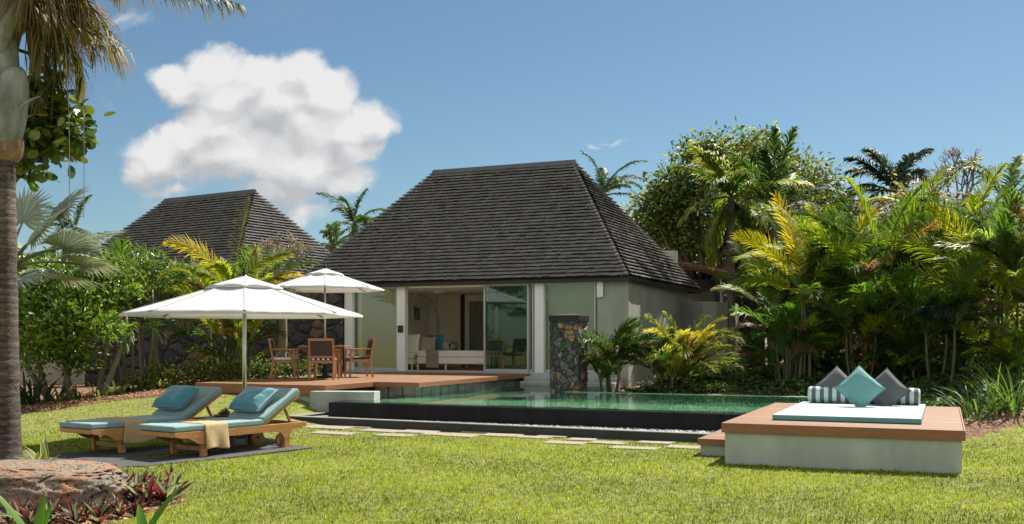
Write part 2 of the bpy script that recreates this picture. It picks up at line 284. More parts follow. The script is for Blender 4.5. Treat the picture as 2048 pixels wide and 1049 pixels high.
def crown(fb, rg, blobs, ncl, per, sig, ln, wd, cols, p=None, tpl=T_DIA, shell=.55, droop=.3):
    cs = []
    wts = np.array([b[3]*b[4]*b[5] for b in blobs])**.66; wts = wts/wts.sum()
    for i in range(ncl):
        b = blobs[rg.choice(len(blobs), p=wts)]; v = rg.normal(size=3); v /= np.linalg.norm(v)
        r = shell+(1.06-shell)*rg.uniform()**.6; cs.append((b[0]+v[0]*b[3]*r, b[1]+v[1]*b[4]*r, b[2]+v[2]*b[5]*r))
    cs = np.array(cs); n = ncl*per; cc = np.repeat(cs, per, 0)
    off = rg.normal(0, 1, (n, 3))*np.repeat(rg.uniform(.6, 1.3, ncl)*sig, per)[:, None]*np.array([1, 1, .7])
    pos = cc+off; X = nrm(nrm(off)+rg.normal(0, .5, (n, 3))+np.array([0, 0, -droop])); N = nrm(rg.normal(0, .6, (n, 3))+np.array([0, 0, 1.0]))
    cl = np.repeat(rg.uniform(.75, 1.3, (ncl, 1)), per, 0)
    C = colmix(rg, n, cols, p)*cl
    leaves(fb, tpl, pos, X, N, ln*rg.uniform(.6, 1.25, n), wd*rg.uniform(.7, 1.25, n), C)
    return cs
def curve(p, q, bend=(0, 0, 0), n=6):
    p = np.array(p, float); q = np.array(q, float); b = np.array(bend, float)
    return [tuple(p+(q-p)*t+b*math.sin(math.pi*t)) for t in np.linspace(0, 1, n)]
# ================================================================= GROUND
rg = np.random.default_rng(7)
def axis(br, lo, hi, st):
    v = list(np.arange(lo, hi, st))+br+[hi]; far = [-400, -150, -80, -50, -35, 50, 70, 100, 180, 420]
    v = sorted(set([round(x, 4) for x in v]+[f for f in far if f < lo-2 or f > hi+2])); o = [v[0]]
    for x in v[1:]:
        if x-o[-1] > .03 or x in br: o.append(x)
    return np.array(o)
PA0, PA1, PB0, PB1 = -10.55, -1.3, 14.95, 20.75
AX = axis([PA0, PA1, -9.6, -7.4], -28, 14, .22); BX = axis([PB0, PB1, 24.6], -6, 36, .22)
def is_mulch(x, y):
    a, b = L(x, y)
    yl = np.interp(x, [-14, -9.3, -8.7, -7.6, -6.4, -6.0], [18.0, 18.5, 19.3, 19.7, 20.4, 30])
    m = (x < -5.9) & (y > yl+.12*np.sin(x*3))
    m |= (((x+4.9)/1.85)**2+((y-9.1)/1.5)**2+.1*np.sin(x*5)*np.cos(y*4)) < 1
    m |= (a > .3) & (b > 16.2+(a-.33)*2.1+.15*np.sin(a*3)) & (a < 2.2); m |= (a >= 2.2) & (b > 20.1) | (a > -1.35) & (a <= .3) & (b > 16.6)
    m |= (b > 20.6) & (a > -9.5); m |= (y > 30)
    return m
A2, B2 = np.meshgrid(AX, BX, indexing='ij'); GX = A2*CY+B2*SY; GY = -A2*SY+B2*CY; GZ = ground_h(GX, GY)
nb = len(BX); ca_ = (AX[:-1]+AX[1:])/2; cb_ = (BX[:-1]+BX[1:])/2; CA, CB = np.meshgrid(ca_, cb_, indexing='ij')
hole = ((CA > PA0) & (CA < PA1) & (CB > PB0) & (CB < PB1)) | ((CA > -9.6) & (CA < -7.4) & (CB > PB1-.01) & (CB < 24.6)) 
under = (CA > -17) & (CA < -7.5) & (CB > 24.6) & (CB < 31)
mul = is_mulch(CA*CY+CB*SY, -CA*SY+CB*CY)
ii, jj = np.meshgrid(np.arange(len(ca_)), np.arange(len(cb_)), indexing='ij'); Q = np.stack([ii*nb+jj, (ii+1)*nb+jj, (ii+1)*nb+jj+1, ii*nb+jj+1], -1)
GV = np.stack([GX, GY, GZ], -1).reshape(-1, 3)
def soil(name, c1, c2, sc_, bump):
    m = mat(name, c1, .95, 0, sc_, bump, 60, col2=c2); return m
lawnM = soil('lawn_turf', (.11, .13, .02), (.24, .24, .06), 9, .8); mulchM = soil('mulch_soil', (.10, .055, .032), (.22, .12, .07), 9, 1.0)
def sub(mask, name, m):
    q = Q[mask]; u, inv = np.unique(q, return_inverse=True); o = npmesh(name, GV[u], inv.reshape(q.shape), None, m, None, True); return tag(o, kind='structure')
sub(~mul & ~hole & ~under, 'lawn', lawnM); sub(mul & ~hole & ~under, 'mulch_bed', mulchM)
# pavers (world centre, size) collected first so that grass avoids them
PAV = []
def pav_px(px, py, w, d, rot=0.0):
    x, y, _ = at(px, py, 0); PAV.append((x, y, w, d, rot))
for (px, py, w, d) in [(655, 857, .85, .45), (722, 855, .5, .3), (668, 868, .75, .4), (760, 862, .7, .4), (836, 864, .65, .4), (790, 872, .6, .35), (886, 870, .65, .35), (925, 873, .5, .35), (1000, 872, .6, .4), (1065, 876, .55, .3), (1108, 874, .45, .3), (1130, 886, .6, .35),
                       (1165, 880, .4, .3), (1216, 886, .5, .3), (1270, 897, .65, .3), (1310, 887, .5, .3), (1372, 897, .5, .35), (955, 865, .5, .3)]: pav_px(px, py, w, d, -YAW)
x_, y_, _ = at(455, 803, .12); PAV.append((x_, y_, .95, .8, .1)); x_, y_, _ = at(520, 790, .3); PAV.append((x_, y_, 1.4, .5, -.3)); x_, y_, _ = at(560, 820, .05); PAV.append((x_, y_, .5, .35, -.3))
PADS = [[(-7.1, 11.2), (-6.7, 11.05), (-2.95, 14.45), (-3.25, 14.95), (-4.35, 14.6)], [(-5.45, 11.25), (-4.95, 11.15), (-2.2, 14.2), (-2.45, 14.55), (-2.95, 14.3), (-4.2, 13.1)]]
PADS = [[(-7.0, 12.35), (-6.3, 11.9), (-5.0, 12.8), (-3.3, 14.9), (-3.9, 15.3)], [(-6.3, 11.72), (-4.4, 12.15), (-3.75, 12.6), (-2.45, 14.25), (-3.05, 14.75), (-4.5, 13.0)]]
PADS = [[(-6.9, 12.0), (-5.0, 12.45), (-3.3, 14.9), (-3.9, 15.3)], [(-6.6, 11.5), (-5.7, 11.35), (-4.3, 11.85), (-3.62, 12.65), (-2.75, 13.9), (-3.25, 14.4), (-4.45, 12.75)]]
def in_poly(x, y, P):
    r = np.zeros(x.shape, bool); n = len(P)
    for i in range(n):
        x1, y1 = P[i]; x2, y2 = P[(i+1) % n]; c = ((y1 > y) != (y2 > y)) & (x < (x2-x1)*(y-y1)/(y2-y1+1e-12)+x1); r ^= c
    return r
for P in PADS:
    mb = MB(); n = len(P); c = (sum(p[0] for p in P)/n, sum(p[1] for p in P)/n)
    mb.prism(P, 0, .03); zc = gz(*c)
    o = mb.build('paved_pad', padM, None, .006); o.location.z = zc-.008
    tag(o, 'dark flat paving slab on the lawn under the %s lounger' % ('rear left' if P is PADS[0] else 'front right'), 'paving', 'dark paving slabs under the loungers')
for (x, y, w, d, r) in PAV:
    mb = MB(); q = rg.uniform(-.03, .03, 8); mb.prism([(-w/2+q[0], -d/2+q[1]), (w/2+q[2], -d/2+q[3]), (w/2+q[4], d/2+q[5]), (-w/2+q[6], d/2+q[7])], -.03, .018)
    o = mb.build('stepping_stone', paverM, None, .008); o.location = (x, y, gz(x, y)); o.rotation_euler = (0, 0, r+rg.uniform(-.04, .04))
    if y > 17.2 and x < -3.5: tag(o, 'beige stone paver in the grass between the loungers and the timber deck', 'paver', 'stone pavers leading to the deck')
    else: tag(o, 'beige stone paver set flush in the grass along the front of the pool kerb', 'paver', 'stone pavers along the pool')
# grass blades
def grass(N, ymin, ymax, h0, h1, w0):
    y = rg.uniform(ymin, ymax, N); x = rg.uniform(-1, 1, N)*(y*.56+.8); a, b = L(x, y)
    k = ~is_mulch(x, y) & ~((a > PA0-.35) & (a < PA1) & (b > PB0-.55+.0) & (b < PB1)) & ~((a > -10.8) & (a < -1.3) & (b > 14.95-(a+10.7)*.07-.07) & (b < 20)) & (b < 16.4+8*(a > -.5)) 
    k &= ~((a > -2.47) & (a < .2) & (b > 12.3) & (b < 16.6)) & ~((a > -2.93) & (a < -2.4) & (b > 12.97) & (b < 14.5))
    for (px, py, w, d, r) in PAV:
        dx = x-px; dy = y-py; c, s = math.cos(r), math.sin(r); u = dx*c+dy*s; v = -dx*s+dy*c; k &= ~((abs(u) < w/2-.05) & (abs(v) < d/2-.045))
    for P in PADS: k &= ~in_poly(x, y, P)
    x, y = x[k], y[k]; n = len(x); z = ground_h(x, y)-.004
    # patch fields
    f = np.sin(x*1.7+1.3*np.sin(y*.9))*np.cos(y*2.1+1.1*np.sin(x*1.3)); f2 = np.sin(x*6+2*np.sin(y*5))*np.cos(y*7+x*2)
    f3 = np.sin(x*17+3*np.sin(y*13+x*4))*np.cos(y*19-x*6)
    h = rg.uniform(h0, h1, n)*(1+.25*f2+.2*f3); az = rg.uniform(0, 6.283, n); ln = rg.uniform(.35, 1.4, n)
    base = np.stack([x, y, z], 1); d = np.stack([np.cos(az)*np.sin(ln), np.sin(az)*np.sin(ln), np.cos(ln)], 1); s = np.stack([-np.sin(az), np.cos(az), 0*az], 1)
    w = (w0*rg.uniform(.6, 1.4, n))[:, None]; tip = base+d*h[:, None]+np.array([0, 0, -1])*(h*.18*ln)[:, None]; mid = base+d*(h*.5)[:, None]
    V = np.stack([base-s*w*.5, base+s*w*.5, mid+s*w*.4, tip, mid-s*w*.4], 1)
    V = np.stack([base-s*w*.5, base+s*w*.5, tip+s*w*.12, tip-s*w*.12], 1)
    u = rg.uniform(size=n); t = np.clip(.5+.22*np.sin(x*.8+1.5*np.sin(y*.5+1))*np.cos(y*.9+.7*x)+.28*f+.16*f2+.12*f3+rg.normal(0, .2, n), 0, 1)[:, None]
    hsh = np.sin(np.floor(x/.07)*12.9898+np.floor(y/.07+.5*np.sin(x*9))*78.233)*43758.5453; hsh -= np.floor(hsh); t = np.clip(t+(hsh[:, None]-.5)*.75, 0, 1); hs2 = np.sin(np.floor(x/.19+y*.7)*39.3+np.floor(y/.19)*11.13)*24634.63; hs2 -= np.floor(hs2); t = np.clip(t+(hs2[:, None]-.5)*.3, 0, 1)
    C = np.array([.06, .115, .010])*(1-t)+np.array([.32, .42, .022])*t; lf = rg.uniform(size=n) < .10+.12*(f > .2); C[lf] = np.array([.50, .50, .09])*rg.uniform(.7, 1.1, (lf.sum(), 1)); dry = (u < .07+.06*(f < -.5)); C[dry] = np.array([.42, .34, .13])*rg.uniform(.6, 1.2, (dry.sum(), 1))
    C *= rg.uniform(.55, 1.3, (n, 1)); return V.reshape(-1, 3), np.arange(n*4).reshape(-1, 4), np.repeat(C, 4, 0)
fb = FB()
for a in [(190000, 7.6, 11, .02, .052, .0075), (200000, 11, 15.5, .022, .052, .0095), (110000, 15.5, 21.5, .025, .05, .013)]: fb.add(*grass(*a))
tag(fb.build('lawn_grass', grassM), 'short bright green lawn grass covering the garden in front of the pool', 'grass', kind='stuff')
# mulch chips
def chips(N, x0, x1, y0, y1, sz):
    x = rg.uniform(x0, x1, N); y = rg.uniform(y0, y1, N); a, b = L(x, y); k = is_mulch(x, y) & ~((a > PA0-.1) & (a < PA1) & (b > PB0) & (b < PB1)) & (b < 24.2) & ~((a > -14.1) & (b > 16.4) & (a < -9.5)); x, y = x[k], y[k]; n = len(x)
    pos = np.stack([x, y, ground_h(x, y)+.008], 1); X = nrm(rg.normal(size=(n, 3))*np.array([1, 1, .3])); N_ = nrm(rg.normal(0, .35, (n, 3))+np.array([0, 0, 1]))
    return pos, X, N_, sz*rg.uniform(.5, 1.6, n), sz*.4*rg.uniform(.5, 1.6, n), colmix(rg, n, [(.48, .28, .16), (.28, .15, .08), (.62, .42, .27), (.17, .09, .05)])
fb = FB()
for a in [(26000, -10.5, -5.8, 19, 24, .06), (9000, -6.8, -2.3, 7.8, 11, .045), (14000, 5.5, 12, 14, 24, .06)]: leaves(fb, T_DIA, *chips(*a))
tag(fb.build('wood_chips', dryM), 'reddish brown bark chips covering the planting beds', 'bark chips', kind='stuff')
# ================================================================= POOL
pool = thing('swimming_pool', 'infinity pool with black overflow wall and pale green plaster basin in front of the villa', 'pool', W(-6, 17), -YAW)
PO = (*( -6.0, 17.0), 0.0)
PL, PR, PF, PBk, WZ = -10.4, -1.45, 15.71, 20.62, .365
mb = MB(PO); mb.box(PL, PF, -.05, PR, PF+.26, WZ-.012); mb.box(PL, PF+.26, -.05, PL+.2, PBk, WZ-.012); mb.box(PR-.2, PF+.26, -.05, PR, PBk, WZ-.012)
mb.build('overflow_wall', poolwall, pool, .025, segs=3)
mb = MB(PO); mb.box(PL+.2, PF+.26, -1.0, PR-.2, PBk, -.75); mb.box(-7.6, PBk, -1.0, PR, PBk+.12, WZ+.008)   # floor, far edge
mb.box(-10, 20.8, -1.0, -7.6, 24.3, -.76)
mb2 = MB(PO)
for k in range(3): mb2.box(PL+.22, PF+.262+.75*k, -.752, PR-.22, PF+1.01+.75*k, -.02-.24*k)
mb.build('basin', poolfloor, pool); mb2.build('entry_step', mat('sunlit_green_plaster', (.40, .66, .50), .8, .18, 1.4, col2=(.75, .82, .55)), pool)  # steps painted brighter than the floor for the sunlit band along the near edge
mb = MB(PO); mb.box(-9.9, 20.65, -.7, -9.75, 24.2, .3); mb.build('inlet_wall', concreteM, pool)
ka0, ka1 = -10.78, -2.3
kb = lambda a: 15.03-(a-ka0)*.065
mb = MB(PO); mb.prism([(ka0, kb(ka0)), (ka1, kb(ka1)), (ka1, kb(ka1)+.13), (ka0+.13, kb(ka0)+.13), (ka0+.13, 17.2), (ka0, 17.2)], -.1, .12); mb.build('kerb', curbM, pool, .008)
mb = MB(PO); mb.prism([(ka0-.01, kb(ka0)-.01), (ka1+.01, kb(ka1)-.01), (ka1+.01, kb(ka1)+.14), (ka0+.14, kb(ka0)+.14), (ka0+.14, 17.21), (ka0-.01, 17.21)], .124, .14); mb.build('kerb_coping', rimM, pool, .004)
mb = MB(PO); mb.prism([(ka0+.1, kb(ka0)+.1), (ka1, kb(ka1)+.1), (PR, PF+.1), (PL+.1, PF+.1), (PL+.1, 17.2), (ka0+.1, 17.2)], -.1, .05); mb.build('trench', curbM, pool)
# water
m = bpy.data.materials.new('pool_water'); t, n, l = nt(m); n.remove(n['Principled BSDF']); o = n['Material Output']
tr = n.new('ShaderNodeBsdfTransparent'); tr.inputs[0].default_value = (.72, .93, .84, 1); rf = n.new('ShaderNodeBsdfRefraction'); rf.inputs['IOR'].default_value = 1.33; rf.inputs['Color'].default_value = (.68, .93, .84, 1); rf.inputs['Roughness'].default_value = .0
gl = n.new('ShaderNodeBsdfGlossy'); gl.inputs['Roughness'].default_value = .015; fr = n.new('ShaderNodeFresnel'); fr.inputs['IOR'].default_value = 1.33
m1 = n.new('ShaderNodeMixShader'); m1.inputs[0].default_value = .6; l.new(tr.outputs[0], m1.inputs[1]); l.new(rf.outputs[0], m1.inputs[2])
fm = n.new('ShaderNodeMath'); fm.operation = 'MULTIPLY'; fm.inputs[1].default_value = 1.0; l.new(fr.outputs[0], fm.inputs[0])
m2 = n.new('ShaderNodeMixShader'); l.new(fm.outputs[0], m2.inputs[0]); l.new(m1.outputs[0], m2.inputs[1]); l.new(gl.outputs[0], m2.inputs[2]); l.new(m2.outputs[0], o.inputs['Surface'])
tc = n.new('ShaderNodeTexCoord'); nz = n.new('ShaderNodeTexNoise'); nz.inputs['Scale'].default_value = 2.5; nz.inputs['Detail'].default_value = 2; l.new(tc.outputs['Object'], nz.inputs['Vector'])
bp = n.new('ShaderNodeBump'); bp.inputs['Strength'].default_value = .025; bp.inputs['Distance'].default_value = .02; l.new(nz.outputs['Fac'], bp.inputs['Height'])
for q in (rf, gl, fr): l.new(bp.outputs['Normal'], q.inputs['Normal'])
mb = MB(PO); mb.add([(PL+.02, PF+.015, WZ), (PR-.02, PF+.015, WZ), (PR-.02, PBk, WZ), (-7.6, PBk, WZ), (-7.6, 24.3, WZ), (-9.75, 24.3, WZ), (-9.75, PBk, WZ), (PL+.02, PBk, WZ)], [tuple(range(8))])
o = mb.build('pool_water', m); o.location = W(-6, 17); o.rotation_euler = (0, 0, -YAW); tag(o, kind='structure')
# pebbles in the trench
def pebbles(N):
    a = rg.uniform(ka0+.16, ka1-.1, N); t = rg.uniform(0, 1, N); b0 = 15.18-(a-ka0)*.065; b = b0+(PF-.03-b0)*t
    e = rg.uniform(size=N) < .08; a[e] = rg.uniform(ka0+.15, PL-.03, e.sum()); b[e] = rg.uniform(15.2, 17, e.sum())
    V = []; F = []; C = []
    import itertools
    base = np.array([(math.cos(q)*math.cos(p), math.sin(q)*math.cos(p), math.sin(p)) for p in (-.5, .5) for q in np.linspace(0, 2*math.pi, 6, endpoint=False)]+[(0, 0, -1.0), (0, 0, 1.0)])
    fq = [(j, (j+1) % 6, 6+(j+1) % 6, 6+j) for j in range(6)]+[(13, 6+j, 6+(j+1) % 6, 6+(j+2) % 6) for j in (0, 2, 4)]
    fq = np.array(fq); x = a*CY+b*SY; y = -a*SY+b*CY; s = rg.uniform(.014, .038, N); r = rg.uniform(0, 3.14, N)
    B = base[None]*np.stack([s*1.3, s, s*.6], 1)[:, None]; c, q = np.cos(r)[:, None], np.sin(r)[:, None]
    V = np.stack([B[..., 0]*c-B[..., 1]*q+x[:, None], B[..., 0]*q+B[..., 1]*c+y[:, None], B[..., 2]+.055+s[:, None]*.5], -1)
    return V.reshape(-1, 3), (fq[None]+(np.arange(N)*14)[:, None, None]).reshape(-1, 4), np.repeat(colmix(rg, N, [(1, 1, 1), (.4, .42, .45), (2, 2, 2), (.7, .7, .7)]), 14, 0)
fb = FB(); fb.add(*pebbles(5200)); tag(fb.build('gravel', gravM, smooth=True), 'grey pebbles filling the trench between the pool wall and its kerb', 'gravel', kind='stuff')
# low concrete wall by the deck corner
mb = MB((-11.05, 16.2, 0)); mb.prism([(-11.08, 16.12), (-9.85, 16.42), (-9.93, 16.78), (-11.12, 16.44)], -.05, .52)
o = mb.build('low_wall', concreteM, None, .008); o.location = W(-11.05, 16.2); o.rotation_euler = (0, 0, -YAW); tag(o, 'low grey concrete wall with pale top between the deck corner and the pool', 'low wall')
# ================================================================= DECK
D = .62
deck = thing('timber_deck', 'reddish brown timber deck with cut-out corner in front of the sliding doors', 'deck', W(-12, 20), -YAW); DO = (-12.0, 20.0, 0.0)
def boards(mb, a0, a1, b0, b1, z0, z1, w=.118, cut=None):
    b = b0; r2 = random.Random(3)
    while b < b1-.02:
        be = min(b+w, b1); segs = []; x0 = a0; x1 = a1 if cut is None else cut(b, a1)
        x = x0
        while x < x1:
            xe = min(x1, x+r2.uniform(2.2, 4.5))
            if x1-xe < .4: xe = x1
            k = r2.uniform(.78, 1.18); mb.box(x, b, z0, xe-.003, be-.005, z1, 0, (k, k*r2.uniform(.95, 1.05), k*r2.uniform(.9, 1.05))); x = xe
        b = be
mb = MB(DO); boards(mb, -14.06, -9.9, 16.45, 24.32, D-.03, D, cut=lambda b, a1: -10.96 if b < 18.25 else -9.9); mb.build('deck_boards', deckM, deck)
mb = MB(DO); mb.box(-14.08, 16.42, .43, -10.93, 16.447, D+.002); mb.box(-14.085, 16.447, .3, -14.062, 24.3, D+.002)
mb.box(-10.958, 16.447, D-.095, -10.93, 18.22, D+.002); mb.box(-10.93, 18.22, D-.095, -9.87, 18.247, D+.002); mb.box(-9.897, 18.247, D-.095, -9.87, 24.3, D+.002)
mb.build('fascia', fasciaM, deck, .003)
mb = MB(DO); mb.box(-13.9, 16.5, .1, -11.0, 24.2, D-.04); mb.build('joist', darkwood, deck)
mb = MB(DO)
for k in range(3): mb.box(-11.0+k*.34, 18.36, -.9, -10.69+k*.34, 18.6, D-.1)
for k in range(14): mb.box(-10.17, 18.6+k*.41, -.9, -9.98, 18.98+k*.41, D-.1)
mb.build('base_blocks', mat('shaded_block', (.15, .16, .14), .8, .4, 3, .4, 30), deck, .01)  # block colour darkened to paint in the shade under the deck
mb = MB(DO); mb.box(-12.6, 16.49, -.1, -10.99, 16.6, .44); mb.build('base_wall', plinthM, deck)
mb = MB((-8.5, 23.8, 0)); mb.box(-9.86, 23.75, -.2, -7.36, 24.28, .56); mb.box(-9.86, 23.5, -.2, -7.36, 23.748, .45)
o = mb.build('stone_step', concreteM, None, .02); o.location = W(-8.5, 23.8); o.rotation_euler = (0, 0, -YAW); tag(o, 'worn grey stone steps going down from the glass doors into the pool', 'steps')
# ================================================================= ROOF
def shingle_roof(parent, A0, A1, B0, B1, RA0, RA1, RB, ze, zr, skew=0):
    rr = np.random.default_rng(5); FL, FR, BR, BL = [np.array(p, float) for p in ((A0, B0, ze), (A1, B0, ze), (A1+skew, B1, ze), (A0, B1, ze))]
    RL = np.array((RA0, RB, zr), float); RR = np.array((RA1, RB, zr), float); V = []; C = []; n = 35
    for (E0, E1, T0, T1) in ((FL, FR, RL, RR), (FR, BR, RR, RR), (BR, BL, RR, RL), (BL, FL, RL, RL)):
        u = (E1-E0)/np.linalg.norm(E1-E0); nn = np.cross(u, (T0-E0)); nn /= np.linalg.norm(nn)
        if nn[2] < 0: nn = -nn
        for i in range(n):
            t0 = i/n; t1 = min((i+1.25)/n, 1.0); e0, e1, f0, f1 = E0+(T0-E0)*t0, E1+(T1-E1)*t0, E0+(T0-E0)*t1, E1+(T1-E1)*t1
            up = ((T0-E0)/n); up = up-u*up.dot(u); s0 = 0.0; s1 = (e1-e0).dot(u); g0 = (f0-e0).dot(u); g1 = (f1-e0).dot(u); x = s0-rr.uniform(0, .15)
            wob = rr.uniform(-.006, .006)
            while x < s1:
                w = rr.uniform(.10, .2); xa, xb = max(x, s0), min(x+w-.006, s1)
                ua, ub = min(max(x, g0), g1), min(max(x+w-.006, g0), g1)
                if xb-xa > .01:
                    j = rr.uniform(-.07, .07)+wob; th = rr.uniform(.082, .096); dn = -up*j
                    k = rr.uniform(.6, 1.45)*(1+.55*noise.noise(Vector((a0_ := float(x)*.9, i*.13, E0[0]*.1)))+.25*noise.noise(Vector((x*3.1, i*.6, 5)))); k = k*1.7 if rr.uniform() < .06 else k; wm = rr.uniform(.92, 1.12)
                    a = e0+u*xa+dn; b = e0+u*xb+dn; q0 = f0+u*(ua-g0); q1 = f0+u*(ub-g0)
                    V += [a+nn*(th-.03), b+nn*(th-.03), a+nn*th, b+nn*th, q0+nn*.004, q1+nn*.004]; C += [(k*wm*2.3, k*2.2, k/wm*2.1)]*4+[(k*wm*.7, k*.7, k/wm*.7)]*2  # lips painted paler and upper ends darker, as sunlit edges and shaded gaps
                x += w
    V = np.array(V); k = len(V)//6; tf = np.array([(2, 3, 5, 4), (0, 1, 3, 2)]); Fq = (tf[None]+(np.arange(k)*6)[:, None, None]).reshape(-1, 4)
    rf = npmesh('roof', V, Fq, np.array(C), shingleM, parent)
    mb = MB(); dz = .03; pts = [tuple(p-np.array((0, 0, dz))) for p in (FL, FR, BR, BL, RL, RR)]; mb.add(pts, [(0, 1, 5, 4), (1, 2, 5), (2, 3, 4, 5), (3, 0, 4), (3, 2, 1, 0)]); mb.build('roof_deck', underM, rf)
    mb = MB(); e = .05
    for p, q in ((FL, FR), (FR, BR), (BR, BL), (BL, FL)): mb.bar(tuple(p-np.array((0, 0, .075))), tuple(q-np.array((0, 0, .075))), .04, .085)
    mb.build('eave_board', darkwood, rf)
    mb = MB(); x0, x1 = RA0-.06, RA1+.06
    mb.add([(x0, RB-.2, zr-.13), (x1, RB-.2, zr-.13), (x1, RB, zr+.1), (x0, RB, zr+.1), (x0, RB+.2, zr-.13), (x1, RB+.2, zr-.13)], [(0, 1, 2, 3), (3, 2, 5, 4), (0, 3, 4), (1, 5, 2), (0, 4, 5, 1)]); mb.build('ridge_cap', ridgeM, rf, .01)
    mb = MB()
    return rf
# ================================================================= VILLA
villa = thing('villa', 'main villa with steep hipped shingle roof and open sliding doors behind the pool', 'house', (0, 0, 0), -YAW)
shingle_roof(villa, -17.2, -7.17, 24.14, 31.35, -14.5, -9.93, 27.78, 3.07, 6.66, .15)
FBp = 24.42; TOP = 3.02
mb = MB(); a1257 = pxa(1257, 24.3)
aR = a1257; a1192 = pxa(1192, 24.2); a1208 = pxa(1208, 24.3)
mb.box(aR-.2, 24.32, -.2, aR, 30.6, TOP); mb.box(a1192, 24.3, -.2, aR, 24.318, zat(595, 25.5)); mb.box(a1208, 24.3, zat(595, 25.5)+.001, aR, 24.318, TOP)
mb.box(a1192, 24.318, -.2, aR-.2, 24.5, TOP-.3)
mb.box(-16.9, 24.7, -.2, -16.7, 30.6, TOP); mb.box(-16.9, 30.6, -.2, -12.2, 30.8, TOP); mb.box(-12.2, 30.6, -.2, aR, 30.8, D); mb.build('wall', sageM, villa)  # rear wall left open above floor level, added to let light into the room
cols = [(690, 706), (795, 811), (1070, 1088)]
for x0, x1 in cols:
    mb = MB(); mb.box(pxa(x0, 24.3), 24.26, D-.02, pxa(x1, 24.3), 24.44, TOP); mb.build('column', whiteM, villa, .006)
mb = MB(); mb.box(pxa(1195, 24.28), 24.22, zat(595, 25.5), pxa(1207, 24.28), 24.29, TOP); mb.build('column', whiteM, villa, .004)
mb = MB(); mb.box(-16.7, 24.3, TOP-.06, aR-.21, 24.46, TOP+.0); mb.build('door_head', whiteM, villa)
mb = MB(); mb.box(pxa(690, 24.3), 24.24, D-.08, pxa(1200, 24.3), 24.5, D+.035); mb.build('sill', frameM, villa, .004)
def pane(px0, px1, gm, curtain, name='window', b=24.38, fw=.045, wave=True):
    a0, a1 = pxa(px0, b), pxa(px1, b); z0, z1 = D+.04, TOP-.06
    mb = MB(); mb.box(a0, b-.03, z0, a0+fw, b+.03, z1); mb.box(a1-fw, b-.03, z0, a1, b+.03, z1); mb.box(a0+fw, b-.03, z0, a1-fw, b+.03, z0+fw*1.5); mb.box(a0+fw, b-.03, z1-fw, a1-fw, b+.03, z1)
    f = mb.build(name, frameM, villa, .003)
    mb = MB(); mb.box(a0+fw, b-.005, z0+fw*1.5, a1-fw, b+.005, z1-fw); mb.build('pane', gm, f)
    if curtain:
        N = int((a1-a0)/.035); x = np.linspace(a0+.03, a1-.03, N); y = b+.16+(.025*np.sin(x*38)+.012*np.sin(x*71+1) if wave else 0*x)
        V = np.concatenate([np.stack([x, y, x*0+z0+.02], 1), np.stack([x, y, x*0+z1], 1)]); Fq = np.array([(i, i+1, N+i+1, N+i) for i in range(N-1)])
        npmesh('curtain', V, Fq, None, curtain, f, True)
    return f
pane(706, 795, paneM, curtM, wave=False); pane(968, 1058, paneD, curtG, 'sliding_door', 24.36); pane(1058, 1068, paneD, None, 'sliding_door', 24.42); pane(1089, 1192, paneM, curtM, wave=False)
mb = MB(); mb.box(pxa(806, 24.24), 24.21, zat(665, 27.5), pxa(796, 24.24), 24.255, zat(651, 27.5)); mb.build('wall_light', darkplastic, villa, .01)
# room
RL_, RB_ = -15.1, 28.6
mb = MB(); mb.box(RL_-.1, 24.5, D, RL_, RB_, TOP-.1); mb.box(RL_, RB_, D, pxa(929, 28.5), RB_+.1, TOP-.1); mb.box(pxa(929, 28.5), RB_, TOP-.32, -7.9, RB_+.1, TOP-.1); mb.box(aR-.45, 24.52, D, aR-.21, RB_, TOP-.1); mb.build('interior_wall', beige, villa)
mb = MB(); mb.box(RL_, 24.5, D-.06, aR-.21, RB_, D+.02); mb.build('room_floor', roomfloor, villa)
mb = MB(); mb.box(RL_, 24.47, TOP-.1, aR-.21, RB_, TOP-.06); mb.build('ceiling', ceilM, villa)
mb = MB(); xa = pxa(858, 28.5); mb.box(xa, 28.42, D+.02, xa+.28, 28.6, TOP-.1); mb.build('interior_pillar', whiteM, villa, .004)
mb = MB(); xa, xb = pxa(921, 28.5), pxa(928, 28.5); mb.box(xa, 28.5, D+.02, xb, 28.59, TOP-.1); mb.build('interior_door', mullM, villa)
xa, xb = pxa(929, 28.5), -7.9; mb = MB(); mb.box(xa, 28.52, D+.02, xa+.14, 28.59, TOP-.12); mb.box(xa+.14, 28.52, TOP-.32, xb, 28.59, TOP-.12); f = mb.build('widened_interior_window', whiteM, villa)  # window widened beyond its visible strip, added opening to brighten the room
N = 160; x = np.linspace(xa+.14, xb, N); V = np.concatenate([np.stack([x, 28.56+.02*np.sin(x*40), x*0+D+.02], 1), np.stack([x, 28.56+.02*np.sin(x*40), x*0+TOP-.32], 1)]); npmesh('curtain', V, np.array([(i, i+1, N+i+1, N+i) for i in range(N-1)]), np.full((len(V), 3), .30)*np.array([.95, 1.05, .9]), dryM, f, True)
mb = MB(); c = (pxa(878, 26.2), 26.2, TOP-.17); mb.lathe([(.1, 0), (.17, .015), (.17, .07)], 24, c); mb.build('ceiling_light', whiteM, villa, smooth=False)
